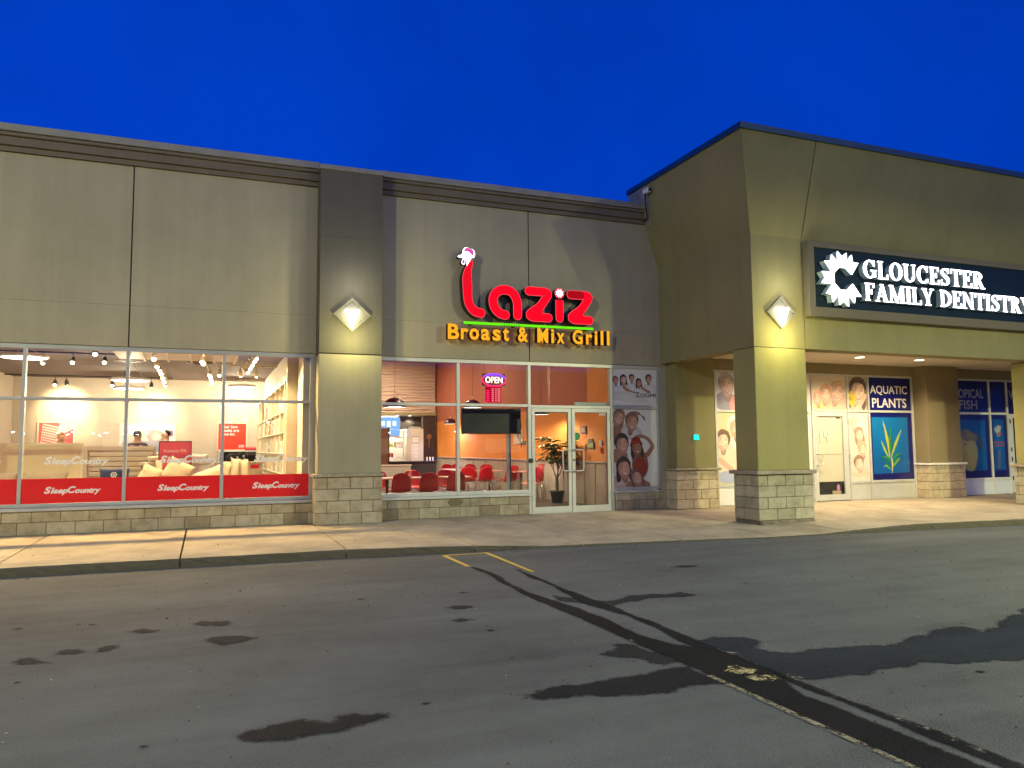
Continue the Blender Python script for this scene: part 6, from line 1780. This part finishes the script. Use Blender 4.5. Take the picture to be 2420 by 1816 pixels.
# slatted chair by the door
sc2 = thing('side_chair', (7.75, 4.0, FR), 'red slat-back chair standing left of the potted plant', 'chair')
pbox('seat', sc2, 7.50, 7.92, 3.8, 4.2, FR + .43, FR + .46, plain('salmon_seat', (.62, .16, .10), .5), .01)
for y in (3.84, 3.92, 4.0, 4.08, 4.16): MB().tube([(7.90, y, FR + .46), (7.95, y, FR + .7), (7.99, y, FR + .92)], .011, REDP, 6).build('slat', sc2)
MB().tube([(7.99, 3.82, FR + .92), (7.99, 4.18, FR + .92)], .014, REDP, 6).build('top_rail', sc2)
for x0, x1 in ((7.54, 7.50), (7.88, 7.96)):
    for y in (3.84, 4.16): MB().tube([(x0, y, FR + .43), (x1, y, FR)], .012, STEEL, 6).build('leg', sc2)
# dome pendants
DOMM = plain('pendant_maroon', (.05, .004, .014), .35, coat=.2); BULB = emit('pendant_glow', (1.0, .88, .78), 10.0)
def dome(x, y, z, r, label, power, c=(1.0, .80, .58)):
    t = thing('dome_pendant', (x, y, z), label, 'pendant lamp', 'maroon dome pendants')
    pr = [(r * math.cos(a), r * .85 * math.sin(a)) for a in [i * math.pi / 2 / 8 for i in range(9)]]
    MB().lathe(pr, (x, y, z), DOMM, 24).build('shade', t)
    MB().lathe([(k * .97, q * .97) for k, q in pr], (x, y, z + .001), WHITEP, 24).build('shade_lining', t)
    MB().lathe([(0, .02), (r * .86, .02)], (x, y, z), BULB, 24).build('diffuser', t)
    MB().tube([(x, y, z + r * .84), (x, y, z + r * .84 + .08)], .014, WHITEP, 8).build('stem', t)
    MB().tube([(x, y, z + r * .84 + .08), (x, y, 4.8)], .004, TRKB, 5).build('cord', t)
    lamp_light(t, (x, y, z - .02), 'SPOT', power, c, 165, .3, .12, (x, y, -1))
dome(4.17, 4.0, 2.29, .28, 'maroon dome pendant at the left, cut by the transom', 170)
dome(6.47, 5.0, 2.36, .25, 'maroon dome pendant just above the black screen', 170)
dome(8.02, 12.0, 2.16, .23, 'far maroon dome pendant beside the first mullion', 150, (.95, .75, .95))
dome(7.78, 3.5, 2.13, .20, 'pendant lamp seen through the left door leaf', 150)
for x, y, pw in ((5.6, 3.6, 90), (6.4, 8.5, 110), (5.6, 12.6, 340)):  # unseen lamps, added to brighten the room and the wave panel
    cl = thing('ceiling_lamp', (x, y, 4.79), 'flat ceiling lamp high above the %s' % ('front tables' if y < 5 else 'rear tables' if y < 10 else 'serving counter'), 'ceiling lamp')
    pbox('panel', cl, x - .3, x + .3, y - .3, y + .3, 4.76, 4.798, BULB, .003)
    lamp_light(cl, (x, y, 4.74), 'AREA', pw, (1.0, .78, .52), .6, aim=(x, y, 0))
# black screen hung in the window
tv = thing('hanging_screen', (5.35, .5, 1.6), 'black flat screen hanging inside the window on a slim post', 'screen')
pbox('panel', tv, 4.71, 5.98, .47, .54, 1.60, 2.105, BLACK, .008); pbox('bezel', tv, 4.69, 6.0, .50, .56, 1.585, 1.598, plain('bezel', (.06, .06, .06), .3), .003)
pbox('post', tv, 5.685, 5.745, .50, .56, FR, 1.584, ALU_D, .004); pbox('post_shadow_gap', tv, 5.748, 5.768, .51, .55, FR, 1.584, BLACK, .002)  # post with a black strip along its right side
MB().tube([(5.99, .52, 1.9), (6.0, .5, 1.7), (5.93, .5, 1.55), (5.98, .5, 1.48), (6.0, .5, 1.62)], .007, BLACK, 6).build('cable', tv)
MB().tube([(5.96, .52, 1.6), (5.90, .5, 1.56), (5.95, .5, 1.47), (6.0, .5, 1.4), (5.99, .5, 1.3)], .007, BLACK, 6).build('cable', tv)
# open sign
NR = emit('neon_red', (1.0, .02, .14), 2.2); NB = emit('neon_violet', (.30, .08, 1.0), 2.0); NW = emit('neon_text', (1.0, .80, .62), 3.0); HR = emit('hours_red', (.55, .003, .03), 1.0); HD = emit('hours_dot', (1.0, .30, .30), 1.3)
op = thing('neon_sign', (5.316, .25, 2.4), 'glowing open sign with opening hours panel in the upper window', 'sign')
pbox('backing', op, 5.07, 5.56, .275, .285, 2.54, 2.785, plain('clear_red', (.16, .01, .04), .4), .004)
el = lambda a: (5.316 + .25 * math.cos(a), .255, 2.662 + .125 * math.sin(a))
MB().tube([el(math.radians(a)) for a in range(150, 371, 10)], .012, NR, 8).build('tube', op)
MB().tube([el(math.radians(a)) for a in range(10, 151, 10)], .012, NB, 8).build('tube', op)
MB().tube([(5.316 + .215 * math.cos(math.radians(a)), .257, 2.662 + .095 * math.sin(math.radians(a))) for a in range(20, 141, 10)], .007, NB, 8).build('tube', op)
put_text('lettering', op, 'OPEN', 5.135, .262, 2.60, .125, NW, width=.365, offset=.01, extrude=.004)
hp = pbox('hours_panel', op, 5.14, 5.478, .27, .285, 2.213, 2.528, HR, .003)
for r in range(7):
    z = 2.235 + r * .04
    for x, w in ((5.16, .06), (5.27, .045), (5.345, .03), (5.395, .06)):
        if r < 6 or x > 5.2: pbox('hours_text', hp, x, x + w, .2675, .2695, z, z + .018, HD if x > 5.2 else NR, .0005)
for x in (5.12, 5.50): MB().tube([(x, .28, 2.78), (x, .28, 3.0)], .003, TRKB, 5).build('chain', op)
# counter, kitchen
ct = thing('counter', (7.0, 13.3, FR), 'dark serving counter at the back of the restaurant', 'counter')
pbox('front', ct, 5.9, 7.80, 13.05, 13.8, FR, .80, TRKB, .004); pbox('top', ct, 5.85, 7.85, 13.0, 13.85, .801, .845, plain('granite', (.05, .045, .04), .25, var=.5, vscale=40), .005)
for i in range(3):
    cp = thing('shaker', (7.50 + i * .11, 13.2, .845), 'white shaker on the counter end, %s of three' % ('left', 'middle', 'right')[i], 'shaker', 'shakers on the counter')
    MB().lathe([(.028, 0), (.03, .12), (.02, .15), (.0, .15)], (7.50 + i * .11, 13.2, .845), WHITEP, 12).build('body', cp); MB().lathe([(.022, .145), (.02, .175), (0, .175)], (7.50 + i * .11, 13.2, .845), TRKB, 12).build('lid', cp)
hw = thing('half_wall', (4.0, 6.0, FR), 'pale half wall behind the window tables', 'wall'); pbox('panel', hw, 3.0, 5.06, 5.95, 6.05, FR, .85, GREYW, .004); pbox('cap', hw, 3.0, 5.08, 5.93, 6.07, .851, .885, WAVE, .004)
cab = thing('cabinet', (5.7, 12.2, FR), 'brown upright cabinet at the left of the serving hatch', 'cabinet'); pbox('body', cab, 5.35, 5.80, 12.0, 12.4, FR, 2.02, plain('brown_laminate', (.30, .17, .11), .5), .006); pbox('door_edge', cab, 5.803, 5.84, 12.0, 12.4, FR, 2.04, TRKB, .003)
fr_ = thing('fridge', (7.3, 14.2, FR), 'tall pale fridge with taped papers in the kitchen', 'fridge')
pbox('body', fr_, 7.09, 7.58, 14.0, 14.6, FR, 2.04, plain('fridge_pale', (.62, .60, .55), .4), .01); pbox('door', fr_, 7.10, 7.57, 13.975, 13.999, .1, 2.0, plain('fridge_door', (.66, .64, .58), .4), .006)
pbox('notice', fr_, 7.14, 7.40, 13.965, 13.973, 1.52, 1.74, WHITEP, .001); MB().box(7.13, 7.41, 13.966, 13.974, 1.74, 1.755).box(7.13, 7.41, 13.966, 13.974, 1.505, 1.52).box(7.13, 7.14, 13.966, 13.974, 1.52, 1.74).box(7.40, 7.41, 13.966, 13.974, 1.52, 1.74).build('notice_frame', fr_, TRKB)
for z in (1.38, 1.24, 1.1, .96): pbox('notice', fr_, 7.2, 7.36, 13.965, 13.973, z, z + .1, WHITEP, .001)
apm = thing('appliance', (7.35, 14.3, 2.04), 'grey and black appliance on top of the fridge', 'appliance'); pbox('base', apm, 7.12, 7.5, 14.1, 14.5, 2.041, 2.12, ALU_D, .01); pbox('hood', apm, 7.25, 7.56, 14.1, 14.5, 2.122, 2.24, TRKB, .02)
shf = thing('kitchen_rack', (6.9, 16.5, FR), 'steel kitchen rack with boxes behind the counter', 'rack')
for z in (.5, .95, 1.35, 1.75, 2.0): pbox('shelf_board', shf, 6.3, 7.5, 16.2, 16.7, z - .02, z, STEEL, .003)
for x in (6.32, 7.46):
    for y in (16.22, 16.66): MB().tube([(x, y, FR), (x, y, 2.1)], .015, STEEL, 6).build('upright', shf)
for x, z, w, h, m, lb in ((6.75, .95, .2, .18, REDP, 'red carton on the kitchen rack'), (6.4, .95, .26, .2, WHITEP, 'white carton on the kitchen rack'), (6.45, 1.35, .5, .14, plain('lime_pack', (.45, .55, .05), .5), 'lime green carton on the kitchen rack'), (7.05, 1.35, .3, .22, WHITEP, 'tall white carton at the right of the kitchen rack'), (6.5, 1.75, .7, .2, CREAM, 'long cream carton on the upper kitchen rack')):
    q = thing('carton', (x, 16.3, z), lb, 'box', 'cartons on the kitchen rack'); pbox('body', q, x, x + w, 16.25, 16.55, z, z + h, m, .006); pbox('tape', q, x + w * .45, x + w * .55, 16.246, 16.2495, z, z + h, CREAM, .0005)
ms = thing('menu_screen', (6.2, 14.9, 2.0), 'blue-white menu screen above the counter', 'screen')
SCR = emit('screen_blue', (.22, .45, 1.0), 1.3); SCW = emit('screen_white', (.8, .9, 1.0), 1.5)
pbox('panel', ms, 5.85, 6.90, 14.92, 14.96, 2.04, 2.50, SCR, .003); pbox('panel', ms, 6.35, 6.90, 14.94, 14.98, 1.80, 2.035, SCR, .003)
for i in range(4): pbox('menu_text', ms, 5.95 + i * .22, 6.10 + i * .22, 14.912, 14.919, 2.12 + .05 * (i % 2), 2.36, SCW, .001)
bs = thing('menu_board', (7.3, 15.2, 2.1), 'black menu board right of the lit screen', 'board'); pbox('panel', bs, 6.92, 7.86, 15.3, 15.36, 2.05, 2.56, TRKB, .004)
MB().tube([(6.95, 15.28, 2.56), (7.80, 15.28, 2.56)], .01, ALU_D, 6).build('rail', bs)
clk = thing('wall_ornament', (8.12, 15.05, 1.6), 'round brass ornament with a handle on the dark panel', 'ornament')
MB().tube([(8.10, 15.09, 1.76), (8.10, 15.07, 1.76)], .10, plain('brass_dull', (.36, .22, .11), .4, .6), 20).build('disc', clk); pbox('handle', clk, 8.085, 8.115, 15.075, 15.095, 1.30, 1.66, bpy.data.materials['brass_dull'], .004)
for x in (6.85, 7.35):
    sp_ = thing('spot_lamp', (x, 15.15, 2.58), 'tiny ceiling spot over the hatch, %s' % ('left' if x < 7 else 'right'), 'lamp', 'hatch spots')
    MB().lathe([(0, -.008), (.05, -.008), (.05, 0)], (x, 15.15, 2.579), BULB, 14).build('lens', sp_)
    lamp_light(sp_, (x, 15.15, 2.55), 'SPOT', 60, (1, .85, .6), 120, .6, .04, (x, 15.0, 0))
kl = thing('ceiling_lamp', (6.9, 16.2, 3.4), 'kitchen ceiling lamp behind the plaster bulkhead', 'ceiling lamp')
pbox('panel', kl, 6.3, 7.5, 16.0, 16.4, 3.4, 3.44, BULB, .003); lamp_light(kl, (6.9, 16.2, 3.37), 'AREA', 260, (1, .92, .78), .8, aim=(6.9, 16.0, 0))
# pictures and fittings on the side wall (x = 8.45)
def wall_item(name, y0, y1, z0, z1, label, m, cat, inner=None):
    t = thing(name, (8.445, (y0 + y1) / 2, z0), label, cat)
    pbox('frame', t, 8.425, 8.449, min(y0, y1), max(y0, y1), z0, z1, m, .003)
    if inner: pbox('print', t, 8.421, 8.4245, min(y0, y1) + .04, max(y0, y1) - .04, z0 + .03, z1 - .03, inner, .0005)
wall_item('wall_picture', 2.34, 2.64, 1.63, 1.81, 'small dark framed picture seen through the right door leaf', plain('maroon_frame', (.10, .02, .015), .5), 'picture', plain('grey_print', (.34, .26, .2), .6))
wall_item('wall_plaque', 1.95, 2.29, 1.27, 1.42, 'blue and green arched plaque low on the orange wall', plain('plaque_blue', (.03, .06, .14), .5), 'plaque', plain('plaque_green', (.30, .34, .04), .5))
pbox('arch', bpy.data.objects['wall_plaque'], 8.424, 8.449, 2.0, 2.24, 1.421, 1.50, plain('plaque_dark', (.08, .08, .02), .5), .02)
wall_item('card_reader', 1.55, 1.65, 1.16, 1.30, 'small red device on the wall at the right door edge', REDP, 'device', TRKB)
wall_item('light_switch', 1.56, 1.68, 1.34, 1.46, 'white switch plate above the red device', WHITEP, 'switch', CREAM)
wall_item('thermostat', 2.36, 2.44, 1.24, 1.37, 'narrow tan thermostat left of the plaque', plain('tan_plastic', (.42, .24, .10), .5), 'thermostat', CREAM)
wall_item('wall_picture', 6.3, 7.0, 1.40, 1.85, 'pale framed picture right of the screen post', CREAM, 'picture', plain('pale_print', (.62, .58, .5), .6))
wall_item('wall_sign', 6.15, 6.55, 1.40, 1.50, 'small teal sign under the pale picture', plain('teal_sign', (.12, .26, .26), .5), 'sign', None)
# potted plant
pl = thing('potted_plant', (8.04, 3.18, FR), 'tall leafy plant with a braided trunk in a black pot behind the door', 'plant')
px, py = 8.04, 3.18
MB().lathe([(0, .015), (.115, 0), (.125, 0), (.165, .26), (.185, .262), (.185, .30), (.165, .30), (.155, .27), (0, .262)], (px, py, FR), plain('black_pot', (.018, .02, .02), .45), 28).build('pot', pl)
TRNK = plain('plant_trunk', (.16, .10, .05), .8, bump=.5, var=.3, vscale=20)
tk = MB()
tops = []
for k in range(5):
    a = k * 1.256
    path = []
    for i in range(9):
        z = FR + .25 + i * .085
        rr = .022 + (0.0 if i < 4 else (i - 4) * .032)
        path.append((px + rr * math.cos(a + i * .7 * (1 if i < 5 else .2)), py + rr * math.sin(a + i * .7 * (1 if i < 5 else .2)), z))
    tk.tube(path, [.024, .022, .02, .018, .016, .014, .012, .010, .008], TRNK, 8)
    tops.append(Vector(path[-1]))
LEAF = plain('leaf_green', (.10, .155, .04), .4, coat=.15, var=.45, vscale=7); LEAFB = plain('leaf_bright', (.26, .34, .08), .4, coat=.15, var=.3, vscale=7)
lv = MB()
random.seed(21)
def leaf(base, d, ln, wd, m):
    d = d.normalized()
    side = d.cross(Vector((0, 0, 1)))
    side = side.normalized() if side.length > .05 else Vector((1, 0, 0))
    n = side.cross(d)
    pts = []
    for t, w in ((0, .12), (.2, .55), (.45, 1), (.7, .85), (.88, .45), (1, .04)):
        c = base + d * ln * t + Vector((0, 0, -1)) * ln * .38 * t * t
        pts.append((c - side * wd * w / 2 - n * -.012 * w, c + n * -.006, c + side * wd * w / 2 - n * -.012 * w))
    vs = [q for p in pts for q in p]
    fs = []
    for i in range(5):
        fs += [(i * 3, i * 3 + 1, i * 3 + 4, i * 3 + 3), (i * 3 + 1, i * 3 + 2, i * 3 + 5, i * 3 + 4)]
    lv.add(vs, fs, m, True)
for k in range(42):
    tp = random.choice(tops)
    a = random.uniform(0, 2 * math.pi); e = random.uniform(-.25, 1.15)
    L = random.uniform(.22, .62)
    hub = tp + Vector((math.cos(a) * math.cos(e) * L * .75, math.sin(a) * math.cos(e) * L * .75, math.sin(e) * L + .12))
    if hub.x > 8.34: hub.x = 8.34
    tk.tube([tp, (tp + hub) / 2 + Vector((0, 0, .05)), hub], [.006, .004, .003], LEAF, 5)
    out = (hub - tp).normalized()
    for q in range(6):
        b = q * 1.05 + random.uniform(-.2, .2)
        d = Vector((math.cos(b), math.sin(b), random.uniform(-.35, .25))) + out * .5
        leaf(hub, d, random.uniform(.19, .31), random.uniform(.075, .115), LEAFB if random.random() < .3 else LEAF)
tk.build('trunk', pl); lv.build('foliage', pl)
